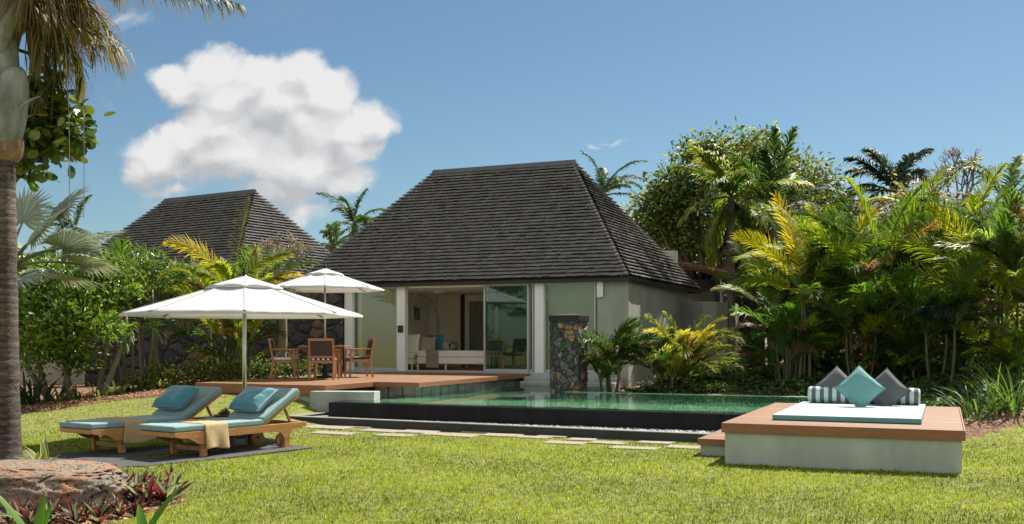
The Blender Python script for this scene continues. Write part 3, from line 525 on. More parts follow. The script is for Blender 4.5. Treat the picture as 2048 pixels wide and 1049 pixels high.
# furniture inside
def loc_thing(name, label, cat, a, b, z, rot=0, group=None): return thing(name, label, cat, W(a, b, z), -YAW+rot, group)
FZ = D+.022
def cushion(name, m, w, h, th, parent=None, seed=0, n=12):
    rr = np.random.default_rng(seed); g = np.linspace(-1, 1, n); X, Y = np.meshgrid(g, g, indexing='ij')
    pin = lambda A, B: A*(1-.10*(1-A*A)*0-.09*(1-B*B)*np.abs(A)**3*0)-A*.07*(1-B*B)*np.abs(A)
    px, py = pin(X, Y)*w/2, pin(Y, X)*h/2; pr = (np.clip(1-X**4, 0, 1)*np.clip(1-Y**4, 0, 1))**.5*th/2+.004
    wr = np.array([[noise.noise(Vector((x*2.2+seed*3.1, y*2.2, 1.3)))+.5*noise.noise(Vector((x*6+seed, y*2, 4))) for y in g] for x in g])*.16*th
    top = np.stack([px, py, pr+wr*(pr/th)], -1).reshape(-1, 3); bot = np.stack([px, py, -pr], -1).reshape(-1, 3); V = np.concatenate([top, bot]); F = []
    for i in range(n-1):
        for j in range(n-1): a = i*n+j; F += [(a, a+n, a+n+1, a+1), (n*n+a, n*n+a+1, n*n+a+n+1, n*n+a+n)]
    for i in range(n-1): F += [(i*n, n*n+i*n, n*n+(i+1)*n, (i+1)*n)[::-1], (i*n+n-1, (i+1)*n+n-1, n*n+(i+1)*n+n-1, n*n+i*n+n-1)[::-1], (i, i+1, n*n+i+1, n*n+i)[::-1], ((n-1)*n+i, n*n+(n-1)*n+i, n*n+(n-1)*n+i+1, (n-1)*n+i+1)[::-1]]
    o = npmesh(name, V, F, None, m, parent, True); md = o.modifiers.new('s', 'SUBSURF'); md.levels = md.render_levels = 1
    return o
ca0 = pxa(846, 26.0); ca1 = pxa(985, 26.0)
t = loc_thing('daybed_chaise', 'long cream upholstered chaise on slim legs inside the open doors', 'chaise', ca0, 25.6, FZ)
mb = MB(); Wd = ca1-ca0; mb.box(0, 0, .17, Wd, 1.0, .36); mb.build('base', sofaM, t, .03); mb = MB(); mb.box(0.01, -.01, .365, Wd-.01, .99, .55); mb.build('seat_cushion', sofaM, t, .04, segs=3)
for x, y in ((.03, .03), (Wd*.42, .03), (Wd-.05, .03), (.03, .95), (Wd-.05, .95)): mb = MB(); mb.box(x-.02, y-.02, 0, x+.02, y+.02, .16); mb.build('leg', whiteM, t)
mb = MB(); mb.box(.32, -.03, .06, .72, -.012, .57); mb.box(.32, -.03, .555, .72, .9, .572); mb.build('throw', khakiM, None, .006).parent = None
o = bpy.data.objects['throw']; o.location = W(ca0, 25.6, FZ); o.rotation_euler = (0, 0, -YAW); tag(o, 'folded olive throw draped over the front of the cream chaise', 'throw')
sa = pxa(812, 26.0)-.9
t = loc_thing('sofa', 'cream sofa with tall back cushion at the left edge of the open doorway', 'sofa', sa, 25.6, FZ)
mb = MB(); mb.box(0, 0, .14, 1.35, 1.5, .3); mb.build('base', sofaM, t, .03); mb = MB(); mb.box(0, -.01, .305, 1.35, 1.5, .46); mb.build('seat_cushion', sofaM, t, .04); mb = MB(); mb.box(0, 1.5, .14, 1.9, 1.7, .78); mb.build('backrest', sofaM, t, .04)
for x, y in ((.03, .03), (1.3, .03), (.03, 1.6), (1.3, 1.6)): mb = MB(); mb.box(x-.02, y-.02, 0, x+.02, y+.02, .14); mb.build('leg', whiteM, t)
def put_cushion(name, m, label, w, h, th, pos, tilt, rotz, seed, roll=0, cat='cushion', group=None):
    o = cushion(name, m, w, h, th, None, seed); from mathutils import Euler, Matrix
    o.matrix_world = Matrix.Translation(pos) @ Matrix.Rotation(rotz, 4, 'Z') @ Matrix.Rotation(tilt, 4, 'X') @ Matrix.Rotation(roll, 4, 'Z'); tag(o, label, cat, group); return o
def onsofa(px, py, Z): return ((px-1024)/F_*Z, Z, zat(py, Z))
put_cushion('cushion', sofaM, 'cream back cushion standing at the left end of the indoor sofa', .55, .62, .16, onsofa(822, 689, 29.3), R(78), -YAW, 1)
put_cushion('cushion', furM, 'taupe textured cushion leaning in front of the teal one indoors', .48, .48, .18, onsofa(856, 690, 29.2), R(80), -YAW+.1, 2)
put_cushion('cushion', tealcloth, 'teal cushion behind the taupe one on the indoor sofa', .55, .5, .16, onsofa(870, 687, 29.7), R(82), -YAW, 3)
t = thing('floor_lamp', 'tall arched floor lamp with grey conical shade inside the room', 'lamp', (*at(878, 735, FZ)[:2], FZ)); Zl = at(878, 735, FZ)[1]; x0 = at(878, 735, FZ)[0]
P = lambda px, py: ((px-878)/F_*Zl, 0, zat(py, Zl)-FZ)
mb = MB(); mb.tube([P(878, 735), P(878, 638)], .014); mb.tube([P(878, 638), P(861, 597)], .012); mb.tube([P(861, 597), P(838, 590)], .010); mb.tube([P(861, 597), P(858, 640)], .006); mb.build('stand', frameM, t)
mb = MB(); c = P(838, 616); mb.lathe([(.20, 0), (.12, .27)], 24, c); mb.build('lamp_shade', lampM, t); mb = MB(); mb.lathe([(.16, 0), (.16, .03)], 20, (0, 0, 0)); mb.build('base', frameM, t)
for k, (bb, lb) in enumerate(((27.35, 'framed dark picture on the inner wall beside the lamp shade'), (26.45, 'framed picture half hidden by the white column'))):
    t = loc_thing('picture_frame', lb, 'picture', RL_+.03, bb, 2.05, 0, 'framed pictures on the inner wall')
    mb = MB(); z0, z1 = -.02, .56; mb.box(0, 0, z0, .03, .62, z0+.09); mb.box(0, 0, z1-.09, .03, .62, z1); mb.box(0, 0, z0+.09, .03, .09, z1-.09); mb.box(0, .53, z0+.09, .03, .62, z1-.09); mb.build('frame', whiteM, t)
    mb = MB(); mb.box(.003, .09, z0+.09, .012, .53, z1-.09); mb.build('picture', mat('picture_%d' % k, (.03, .05, .05), .5, 0, 5, col2=(.30, .33, .28)), t)
t = thing('potted_plant', 'small white and green flower posy on the indoor chaise table', 'plant', (*onsofa(907, 706, 29.4)[:2], zat(706, 29.4)))
mb = MB(); mb.lathe([(.07, 0), (.09, .12), (.09, .14)], 16); mb.build('pot', greyM, t); fb = FB(); n = 160; v = rg.normal(size=(n, 3)); v = nrm(v)*.11*np.array([1, 1, .8]); leaves(fb, T_ELL, v+np.array([0, 0, .2]), v, rg.normal(size=(n, 3)), np.full(n, .06), np.full(n, .04), colmix(rg, n, [(.55, .55, .45), (.10, .2, .04)])); fb.build('flowers', leafM, t)
t = loc_thing('console_table', 'low pale side table behind the cream chaise indoors', 'table', pxa(880, 26.9), 26.75, FZ); mb = MB(); mb.box(0, 0, .5, .8, .5, .54); mb.build('table_top', whiteM, t, .004)
for x, y in ((.03, .03), (.77, .03), (.03, .47), (.77, .47)): mb = MB(); mb.box(x-.02, y-.02, 0, x+.02, y+.02, .5); mb.build('leg', whiteM, t)
# ================================================================= VILLA 2 (neighbour)
v2 = thing('neighbour_villa', 'second villa with the same hipped shingle roof farther back on the left', 'house', (0, 0, 0), 0)
tmp = [o for o in villa.children if o.name.startswith('roof')][0]
def copy_tree(o, parent=None):
    c = o.copy(); COL.objects.link(c); c.parent = parent
    for ch in list(o.children): copy_tree(ch, c)
    return c
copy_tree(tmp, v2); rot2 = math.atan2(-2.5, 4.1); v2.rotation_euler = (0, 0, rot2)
tgt = Vector((*atz(508, 35.2)[:2], 0)); src = Vector((-9.93, 27.78, 0)); src.rotate(__import__('mathutils').Euler((0, 0, rot2))); v2.location = tgt-src
mb = MB(); mb.box(-16.6, 25.0, .2, -12.5, 30.6, 3.0); mb.box(-9.0, 25.0, .2, -7.6, 30.6, 3.0); mb.box(-12.5, 25.6, .2, -9, 30.6, 3.0); mb.build('wall', creamM, v2)
mb = MB(); mb.box(-12.3, 25.5, .7, -9.2, 25.59, 2.9); f = mb.build('window', metalDark, v2); mb = MB(); mb.box(-12.2, 25.45, .8, -10.8, 25.49, 2.85); mb.box(-10.7, 25.45, .8, -9.3, 25.49, 2.85); mb.build('pane', paneD, f)
# ================================================================= WALLS
def wallbox(name, label, cat, P, z0, z1, th, m, cap=None, bevel=.01):
    mb = MB((P[0][0], P[0][1], 0))
    pts = [Vector((*p, 0)) for p in P]; Lf = []; Rt = []
    for i, p in enumerate(pts):
        d = (pts[min(i+1, len(pts)-1)]-pts[max(i-1, 0)]).normalized(); s = Vector((-d.y, d.x, 0))*th/2; Lf.append(p+s); Rt.append(p-s)
    mb.prism([(p.x, p.y) for p in Lf]+[(p.x, p.y) for p in reversed(Rt)], z0, z1)
    if cap:
        t = thing(name, label, cat, (*P[0], 0)); mb.build('wall_body', m, t, bevel); mc = MB((P[0][0], P[0][1], 0)); Lf = [p+(p-q)*.12 for p, q in zip(Lf, Rt)]; 
        mc.prism([(p.x, p.y) for p in Lf]+[(p.x, p.y) for p in reversed(Rt)], z1+.002, z1+.07); mc.build('coping', cap, t); return t
    o = mb.build(name, m, None, bevel); o.location = (*P[0], 0); tag(o, label, cat); return o
wallbox('stone_wall', 'tall dark basalt stone wall behind the dining table, beside the glass doors', 'stone wall', [W(-15.63, 24.3)[:2], (-7.0, 27.4), (-8.0, 27.0)], -.1, 2.9, .3, basalt)
wallbox('stone_wall', 'lower dark stone wall half in sun behind the palms left of the tall stone wall', 'stone wall', [(-8.1, 26.9), (-9.6, 26.6), (-11, 26.0)], 0, 2.05, .4, basalt)
wallbox('garden_wall', 'low cream rendered wall behind the shrub trunks at far left', 'garden wall', [atz(230, 28)[:2], atz(20, 27)[:2], atz(-60, 27)[:2]], 0, .95, .25, creamD)
cw = [atz(1356, 30.2)[:2], atz(1385, 29.6)[:2], atz(1411, 29.2)[:2], atz(1445, 29.4)[:2], atz(1465, 30.2)[:2], atz(1473, 31.6)[:2], atz(1470, 33)[:2]]
cw = [atz(1352, 30.6)[:2], atz(1411, 29.4)[:2]]+[atz(p, z)[:2] for p, z in ((1428, 29.5), (1445, 29.8), (1458, 30.3), (1467, 31.0), (1471, 32))]
wallbox('garden_wall', 'curved sage green garden wall beside the villa with dappled light at its right end', 'garden wall', cw, 0, zat(605, 29.8), .2, sageM)
wallbox('retaining_wall', 'low dark retaining wall with slate ledge between the curved wall and the palms', 'retaining wall', [atz(1340, 27.5)[:2], atz(1560, 25.5)[:2]], 0, zat(752, 26.5), .3, basalt, mat('slate_ledge', (.16, .16, .165), .6, .15, 4))
pg = thing('pergola', 'lean-to pergola with brown tiled roof and cream wall beyond the curved garden wall', 'pergola', (*atz(1400, 34)[:2], 0)); PX, PY = atz(1400, 34)[:2]
def pv(px, py, Z): return ((px-1024)/F_*Z-PX, Z-PY, zat(py, Z))
mb = MB(); A, B, C_, D_ = pv(1362, 530, 32), pv(1470, 553, 32), pv(1490, 549, 36), pv(1375, 527, 36)
q = lambda p, d: (p[0], p[1], p[2]+d)
mb.add([A, B, C_, D_, q(A, -.1), q(B, -.1), q(C_, -.1), q(D_, -.1)], [(0, 1, 2, 3), (7, 6, 5, 4), (0, 4, 5, 1), (1, 5, 6, 2), (2, 6, 7, 3), (3, 7, 4, 0)])
for k in range(14):
    s = (k+.5)/14; a = Vector(A).lerp(Vector(B), s); b = Vector(D_).lerp(Vector(C_), s); mb.tube([tuple(a+Vector((0, -.06, .02))), tuple(b+Vector((0, 0, .02)))], .07, 6)
mb.build('tiled_roof', rustM, pg)
mb = MB(); mb.box(pv(1372, 600, 33)[0], 32.3-PY, zat(575, 32), pv(1470, 600, 33)[0], 35.8-PY, zat(558, 32)); mb.box(pv(1362, 600, 33)[0], 32.2-PY, zat(583, 32), pv(1450, 600, 32.2)[0], 32.32-PY, zat(577, 32)); mb.build('beam', darkwood, pg)
for px, ww, mm in ((1434, .14, darkwood), (1441, .05, frameM)):
    mb = MB(); x, y, _ = pv(px, 600, 32.1); mb.box(x-ww/2, y-.05, 0, x+ww/2, y+.05, zat(557, 32)); mb.build('post', mm, pg)
mb = MB(); x, y, _ = pv(1358, 600, 33.5); x2 = pv(1432, 600, 33.5)[0]; mb.box(x, y, 0, x2, y+.15, zat(560, 33)); mb.build('wall', creamM, pg)
mb = MB(); x, y, _ = pv(1452, 600, 36); x2 = pv(1530, 600, 36)[0]; mb.box(x, y, 0, x2, y+.3, zat(575, 36)); mb.build('wall', basalt, pg)
mb = MB((*atz(1340, 33.6)[:2], 0)); x, y, _ = atz(1322, 33.6); x2 = atz(1356, 33.6)[0]; mb.box(x, y, 2.5, x2, y+.8, zat(502, 33.6)); mb.box(x+.02, y+.02, 0, x2-.02, y+.78, 2.5)
o = mb.build('chimney', creamM, None, .01); o.location = (*atz(1340, 33.6)[:2], 0); tag(o, 'cream rendered block showing above the right end of the shingle roof', 'chimney')
# stone pillar
zp = zat(641, 22.4)
px_ = pxa(1102, 20.75); pw = pxa(1158, 20.75)-px_
t = loc_thing('stone_pillar', 'square grey and ochre stone pillar with dark metal cap at the pool edge', 'pillar', px_, 20.7, 0)
# pillar with real relief
def relief(w, d, h, n=44, amp=.03):
    V = []; F = []
    def face(o, u, v, nu, nv, nn):
        k = len(V)
        for i in range(nu+1):
            for j in range(nv+1):
                p = Vector(o)+Vector(u)*i/nu+Vector(v)*j/nv; e = min(i, nu-i)/nu; q = Vector((p.x*3.6, p.y*3.6, p.z*3.6)); dd = noise.voronoi(q)[0]; r = min(dd[1]-dd[0], .35)/.35
                a = amp*(r-.3+.3*noise.noise(q*2.5)) if 0 < i < nu else 0; V.append(tuple(p+Vector(nn)*a))
        for i in range(nu):
            for j in range(nv): a = k+i*(nv+1)+j; F.append((a, a+nv+1, a+nv+2, a+1))
    m_ = int(n*h/w); face((0, 0, 0), (w, 0, 0), (0, 0, h), n, m_, (0, -1, 0)); face((w, 0, 0), (0, d, 0), (0, 0, h), n, m_, (1, 0, 0)); face((w, d, 0), (-w, 0, 0), (0, 0, h), n, m_, (0, 1, 0)); face((0, d, 0), (0, -d, 0), (0, 0, h), n, m_, (-1, 0, 0))
    return V, F
V, Fq = relief(pw, .62, zp-.03); o = npmesh('shaft', V, Fq, None, slateM, t, True)
mb = MB(); e = .03; mb.box(-e, -e, zp-.03, pw+e, .62+e, zp+.1); z = zp+.101; mb.add([(-e, -e, z), (pw+e, -e, z), (pw+e, .62+e, z), (-e, .62+e, z), (pw/2, .31, z+.05)], [(0, 1, 4), (1, 2, 4), (2, 3, 4), (3, 0, 4)]); mb.build('cap', metalDark, t, .006)
# ================================================================= UMBRELLAS
def umbrella(label, x, y, z0, Rr, zr, za, pr, rot, group='white garden umbrellas'):
    t = thing('garden_umbrella', label, 'umbrella', (x, y, z0), rot, group); zr -= z0; za -= z0
    def ring(r, i, s): a0 = 2*math.pi*i/8; a1 = 2*math.pi*(i+1)/8; return (r*((1-s)*math.cos(a0)+s*math.cos(a1)), r*((1-s)*math.sin(a0)+s*math.sin(a1)))
    def canopy(name, r0, r1, z_in, z_out, sag, scal, hem, nu=8, nv=10, th=.0):
        V = []; F = []
        for i in range(8):
            k = len(V)
            for v in range(nv+1):
                for u in range(nu+1):
                    s = u/nu; q = v/nv; r = r0+(r1-r0)*q; X, Y = ring(r, i, s); w = math.sin(math.pi*s)
                    z = z_in+(z_out-z_in)*(q**.93)-sag*w*math.sin(math.pi*min(q*1.0, 1))+scal*w*q**3 + .006*noise.noise(Vector((X*5, Y*5, i)))*w*8*q*(1 if sag else 0)*.35
                    V.append((X, Y, z))
            for v in range(nv):
                for u in range(nu): a = k+v*(nu+1)+u; F.append((a, a+1, a+nu+2, a+nu+1))
            if hem:
                h = len(V)
                for u in range(nu+1): X, Y = ring(r1-.004, i, u/nu); V.append((X, Y, z_out-hem))
                b = k+nv*(nu+1)
                for u in range(nu): F.append((b+u, b+u+1, h+u+1, h+u))
        mb = MB(); mb.add(V, F); import bmesh as bmh
        o = mb.build(name, canvasU, t, smooth=True); bm = bmh.new(); bm.from_mesh(o.data); bmh.ops.remove_doubles(bm, verts=bm.verts, dist=.0005); bm.to_mesh(o.data); bm.free()
        return o
    zt = za-.03; 
    canopy('canopy', .12, Rr, zt-.05, zr+.02, .022, 0, .035)
    canopy('vent_cap', .02, Rr*.32, za-.02, zt-.05-(zt-.05-zr)*.27+.02, -.008, .03, .015, 8, 5)
    mb = MB(); mb.tube([(0, 0, 0), (0, 0, za+.01)], pr, 16); mb.build('pole', alum, t, smooth=True)
    mb = MB(); mb.lathe([(.001, .12), (.012, .09), (.03, .03), (.05, .0), (.045, -.02)][::-1], 16, (0, 0, za+.01)); mb.build('finial', metalDark, t, smooth=True)
    mb = MB(); 
    for i in range(8):
        a = 2*math.pi*i/8; mb.tube([((.12+(Rr-.12)*q)*math.cos(a), (.12+(Rr-.12)*q)*math.sin(a), zt-.05+(zr+.02-zt+.05)*(q**.93)+.003) for q in (0, .1, .2, .35, .5, .65, .8, .9, .985)], .0075, 5)
    mb.build('seam', seamM, t)
    zs = zr+.28
    for i in range(8):
        a = 2*math.pi*i/8; c, s = math.cos(a), math.sin(a); mb = MB(); mb.bar((.05*c, .05*s, zt-.07), ((Rr-.02)*c, (Rr-.02)*s, zr+.012), .022, .018); mb.bar((.05*c, .05*s, zs-.05), (Rr*.52*c, Rr*.52*s, zt-.07+(zr-zt+.07)*.52-.015), .018, .014); mb.build('rib', teak, t)
        mb = MB(); mb.box(-.02, -.018, -.012, .02, .018, .012); o = mb.build('rib_pocket', greyM, t); o.location = ((Rr-.03)*c, (Rr-.03)*s, zr+.028); o.rotation_euler = (0, .15, a)
    mb = MB(); mb.lathe([(.05, 0), (.055, .03), (.055, .09), (.045, .1)], 16, (0, 0, zs-.1)); mb.build('runner', metalDark, t)
    mb = MB(); mb.lathe([(.26, 0), (.26, .04), (.06, .06), (.045, .3)], 24); mb.build('base', metalDark, t)
    return t
canvasU = canvas; seamM = mat('canvas_seam', (.40, .40, .39), .9, .03)
# slightly light-passing canvas
_t, _n, _l = nt(canvasU); _b = _n['Principled BSDF']; _o = _n['Material Output']; _tr = _n.new('ShaderNodeBsdfTranslucent'); _tr.inputs[0].default_value = (.8, .8, .76, 1); _m = _n.new('ShaderNodeMixShader'); _m.inputs[0].default_value = .12
_l.new(_b.outputs[0], _m.inputs[1]); _l.new(_tr.outputs[0], _m.inputs[2]); _l.new(_m.outputs[0], _o.inputs['Surface'])
ux, uy = atz(489, 15.5)[:2]; umbrella('large white umbrella over the two sun loungers on the lawn', ux, uy, gz(ux, uy), 1.81, zat(632, 15.5), zat(549, 15.5), .032, math.atan2(-uy, -ux))
vx, vy = atz(650, 23.45)[:2]; umbrella('smaller white umbrella over the wooden dining table on the deck', vx, vy, D, 1.37, zat(580, 23.45), zat(535, 23.45), .024, math.atan2(-vy, -vx))
# ================================================================= LOUNGERS
LANG = R(55)
def lounger(label, x, y, z):
    t = thing('sun_lounger', label, 'sun lounger', (x, y, z), LANG, 'teak sun loungers under the umbrella'); w = .72; t.scale = (1.06, 1, 1)
    prof = [(0, .335), (0, .285), (.1, .255), (.2, .25), (.26, .215), (.33, .175), (.38, .165), (.5, .165), (.53, .235), (1.5, .235), (1.6, .22), (1.65, .17), (1.67, .13), (1.77, .13), (1.78, .19), (1.84, .25), (2.06, .27), (2.06, .335)]
    for y0 in (0, w-.03): mb = MB(); mb.slabY(prof, y0, y0+.03); mb.build('side_rail', teak, t, .004)
    for q0 in (0, 2.0): mb = MB(); mb.box(q0, .031, .275, q0+.03, w-.031, .332); mb.build('end_rail', teak, t, .003)
    for xx, y0 in ((.41, .032), (.41, w-.092)): mb = MB(); mb.box(xx, y0, 0, xx+.075, y0+.06, .3); mb.build('leg', teak, t, .004)
    for xx, y0 in ((1.68, .002), (1.68, w-.062)): mb = MB(); mb.box(xx, y0, 0, xx+.085, y0+.06, .2); mb.build('leg', teak, t, .004)
    mb = MB(); mb.box(.43, .093, .07, .46, w-.093, .13); mb.box(.2, .09, .2, .5, .12, .3); mb.build('stretcher', teak, t, .003)
    for y0 in (.085, w-.125):
        mb = MB(); n = 20; mb.slabY([(1.72+.105*math.cos(2*math.pi*i/n), .105+.105*math.sin(2*math.pi*i/n)) for i in range(n)], y0, y0+.035); wv = mb.build('wheel', teak2, t, .004)
        mb = MB(); mb.slabY([(1.72+.02*math.cos(2*math.pi*i/8), .105+.02*math.sin(2*math.pi*i/8)) for i in range(8)], y0-.01, y0+.045); mb.build('hub', metalDark, wv)
    mb = MB()
    for k in range(12): mb.box(.05+k*.105, .032, .31, .12+k*.105, w-.032, .332)
    mb.build('seat_slats', teak, t)
    an = R(32); c, s = math.cos(an), math.sin(an); hx, hz = 1.34, .33
    def bk(u, v): return (hx+u*c-v*s, hz+u*s+v*c)
    mb = MB()
    for y0 in (.035, w-.065): mb.slabY([bk(0, -.025), bk(.72, -.025), bk(.74, .0), bk(.72, .025), bk(0, .025)], y0, y0+.03)
    for k in range(6): mb.slabY([bk(.05+k*.12, 0), bk(.12+k*.12, 0), bk(.12+k*.12, .02), bk(.05+k*.12, .02)], .066, w-.066)
    mb.build('backrest', teak, t, .003)
    for y0 in (.07, w-.1): mb = MB(); p = bk(.45, -.03); mb.bar((p[0], y0+.015, p[1]), (1.87, y0+.015, .28), .022, .03); mb.build('prop', teak2, t)
    mb = MB(); mb.box(-.01, .0, .34, 1.335, w, .415); mb.build('mattress', cushM, t, .02, segs=3, smooth=False)
    mb = MB(); mb.slabY([bk(.005, .028), bk(.735, .028), bk(.735, .108), bk(.03, .108)], 0, w); mb.build('backrest_cushion', cushM, t, .02, segs=3)
    return t, bk
def towel(label, x, y, z, x0, x1, zb, skew, seed, flare=0.0):
    w = .72; path = [(w+.015, .33), (w+.017, .38), (w+.0, .425)]+[(w-.06-k*.06, .425) for k in range(10)]+[(0.0, .424), (-.017, .40), (-.021, .34)]+[(-.024-.002*k, .34-(.34-zb)*k/9) for k in range(1, 10)]
    n = 14; V = []; m_ = len(path)
    for i, (yy, zz) in enumerate(path):
        for j in range(n):
            s = j/(n-1); hang = max(0, (i-15)/(m_-16)) if i > 15 else 0
            xx = x0+(x1-x0)*s+skew*(w-yy)+hang*flare*(s-.2); wv = .008*noise.noise(Vector((s*7+seed, i*.3, 0)))
            V.append((xx, yy-hang*(.018*math.sin(s*9+seed)+.008), zz+wv*(1-hang)+hang*.012*math.sin(s*5+seed)))
    F = [(i*n+j, i*n+j+1, (i+1)*n+j+1, (i+1)*n+j) for i in range(m_-1) for j in range(n-1)]
    o = npmesh('towel', V, F, None, towelM, None, True); md = o.modifiers.new('s', 'SOLIDIFY'); md.thickness = .014; md.offset = 1; md = o.modifiers.new('b', 'SUBSURF'); md.levels = md.render_levels = 1
    o.location = (x, y, z); o.rotation_euler = (0, 0, LANG); tag(o, label, 'towel', 'folded towels on the loungers')
from mathutils import Matrix
for k, (lb, x, y, tl, pl) in enumerate((('front right teak sun lounger with duck egg mattress, partly in sun', -4.13, 12.37, 'sand coloured towel hanging in the sun over the front right lounger', 'teal velvet pillow on the backrest of the front right lounger'),
                             ('rear left teak sun lounger with duck egg mattress in shade', -5.33, 12.80, 'sand coloured towel hanging in shade over the rear left lounger', 'teal velvet pillow on the backrest of the rear left lounger'))):
    z = .02; t, bk = lounger(lb, x, y, z); towel(tl, x, y, z, .44 if k == 0 else .5, .80 if k == 0 else .84, .10 if k == 0 else .13, 0 if k == 0 else -.05, k*3, 0 if k == 0 else .18)
    o = cushion('pillow', pillowM, .46, .62, .20, None, 11+k, 16); p = bk(.34, .108+.075)
    o.matrix_world = Matrix.Translation((x, y, z)) @ Matrix.Rotation(LANG, 4, 'Z') @ Matrix.Translation((p[0], .36, p[1])) @ Matrix.Rotation(-R(36), 4, 'Y'); tag(o, pl, 'pillow', 'teal pillows on the loungers')
tx, ty = -4.0, 14.12; t = thing('side_table', 'small teak side table between the two loungers', 'side table', (tx, ty, .01), LANG)
mb = MB()
for k in range(5): mb.box(-.30+k*.121, -.21, .395, -.185+k*.121, .21, .42)
mb.build('table_top', teak2, t, .003); mb = MB(); mb.box(-.28, -.19, .34, .28, .19, .394); mb.build('apron', teak2, t)
for a in (-.28, .23):
    for b in (-.19, .14): mb = MB(); mb.box(a, b, 0, a+.05, b+.05, .34); mb.build('leg', teak2, t, .003)
t = thing('tray', 'small wooden tray with a leafy succulent on the side table', 'tray', (tx-.02, ty, .432), LANG); mb = MB(); mb.lathe([(.12, 0), (.16, .02), (.15, .022), (.12, .008)], 20); mb.build('dish', teak2, t); fb = FB(); n = 110; v = nrm(rg.normal(size=(n, 3))*np.array([1, 1, .6])+np.array([0, 0, .4])); leaves(fb, T_ELL, v*.02+np.array([0, 0, .02]), v, rg.normal(size=(n, 3)), rg.uniform(.05, .09, n), np.full(n, .03), colmix(rg, n, [(.14, .2, .08), (.2, .25, .12)])); fb.build('succulent', leafM, t)
# ================================================================= DINING SET
def chair(label, x, y, rot):
    t = thing('dining_chair', label, 'chair', (x, y, D+.002), rot, 'teak dining chairs round the table')
    for sx in (-1, 1):
        mb = MB(); mb.bar((sx*.265, .25, 0), (sx*.265, .23, .64), .042, .042, (0, 1, 0)); mb.build('leg', teakC, t, .004)
        mb = MB(); mb.bar((sx*.265, -.29, 0), (sx*.265, -.235, .42), .042, .045, (0, 1, 0)); mb.bar((sx*.265, -.235, .42), (sx*.265, -.33, .9), .042, .042, (0, 1, 0)); mb.build('leg', teakC, t, .004)
        mb = MB(); mb.bar((sx*.268, .27, .655), (sx*.268, -.25, .665), .055, .03); mb.bar((sx*.265, .225, .42), (sx*.265, .06, .64), .03, .04); mb.build('armrest', teakC, t, .005)
    mb = MB(); mb.box(-.25, -.24, .36, .25, .24, .42); mb.build('seat_frame', teakC, t, .004)
    mb = MB(); mb.box(-.245, -.235, .425, .245, .26, .475); mb.build('seat_cushion', checkM, t, .015)
    mb = MB(); mb.bar((-.25, -.33, .88), (.25, -.33, .88), .04, .06); mb.bar((-.25, -.25, .50), (.25, -.25, .50), .035, .04); b = mb.build('backrest', teakC, t, .004)
    mb = MB(); mb.bar((0, -.254, .525), (0, -.325, .85), .495, .012, (0, 1, 0)); mb.build('sling', slingM, b)
teakC = mat('chair_teak', (.37, .175, .075), .5, .2, 6, .1, 50)
tx2, ty2 = vx, vy
cx, cy = atz(571, 23.0)[:2]; chair('left dining chair with checked cushion, facing right toward the table', cx, cy, -R(86))
cx, cy = atz(649, 22.45)[:2]; chair('middle dining chair seen from behind, its brown backrest to the camera', cx, cy, -R(3))
cx, cy = atz(716, 23.9)[:2]; chair('right dining chair with checked cushion, facing left toward the table', cx, cy, R(112))
t = thing('dining_table', 'teak dining table with umbrella pole through its top on the deck', 'table', (tx2, ty2, D+.002), R(-3))
mb = MB()
for k in range(9): 
    if k != 4: mb.box(-.5, -.5+k*.1115, .715, .5, -.392+k*.1115, .742)
mb.box(-.5, -.054, .715, -.03, .052, .742); mb.box(.03, -.054, .715, .5, .052, .742); mb.build('table_top', teakC, t, .003)
for sx in (-1, 1):
    for sy in (-1, 1): mb = MB(); mb.bar((sx*.3, sy*.3, 0), (sx*.3, sy*.3, .71), .06, .06, (0, 1, 0)); mb.build('leg', teakC, t, .004)
mb = MB(); mb.box(-.33, -.33, .64, .33, -.3, .71); mb.box(-.33, .3, .64, .33, .33, .71); mb.build('apron', teakC, t)
# ================================================================= DAYBED
t = thing('daybed_platform', 'large timber topped daybed platform on pale sage plinth at right of the lawn', 'daybed', W(-1.13, 14.4), -YAW); DB = (-1.13, 14.4, 0.0); ZB = .49
cFL, cFR, cBR, cBL = [at(*p, ZB)[:2] for p in ((1446.6, 846.3), (1928.7, 862.7), (1927, 815.2), (1546.7, 805.6))]
a0, a1, b0, b1 = -2.49, .215, 12.27, 16.56
mb = MB(DB); boards(mb, a0+.02, a1-.02, b0+.02, b1-.02, ZB-.03, ZB, .092); mb.build('deck_top', deckM, t)
mb = MB(DB); mb.box(a0, b0, ZB-.115, a1, b0+.018, ZB+.002); mb.box(a0, b1-.018, ZB-.115, a1, b1, ZB+.002); mb.box(a0, b0+.018, ZB-.115, a0+.018, b1-.018, ZB+.002); mb.box(a1-.018, b0+.018, ZB-.115, a1, b1-.018, ZB+.002); mb.box(a0+.02, b0+.02, ZB-.1, a1-.02, b1-.02, ZB-.032); mb.build('fascia', fasciaM, t, .003)
mb = MB(DB); mb.box(a0+.035, b0+.035, -.1, a1-.035, b1-.035, ZB-.1); mb.build('plinth', plinthM, t, .006)
t = thing('wooden_step', 'low timber topped step against the left side of the daybed platform', 'step', W(-2.7, 13.5), -YAW); SB = (-2.7, 13.5, 0.0)
mb = MB(SB); boards(mb, -2.93, -2.492, 12.98, 14.5, .19, .22, .14); mb.build('tread', deckM, t, .003); mb = MB(SB); mb.box(-2.94, 12.96, .145, -2.492, 12.978, .222); mb.box(-2.94, 12.979, .145, -2.932, 14.5, .222); mb.build('nosing', fasciaM, t); mb = MB(SB); mb.box(-2.91, 13.0, -.1, -2.46, 14.48, .188); mb.build('base', plinthM, t, .004)
ma0, ma1, m0, m1 = -1.99, -.25, 12.95, 15.85
mb = MB((-1.1, 14.4, ZB)); nx, ny = 14, 20; V = []; 
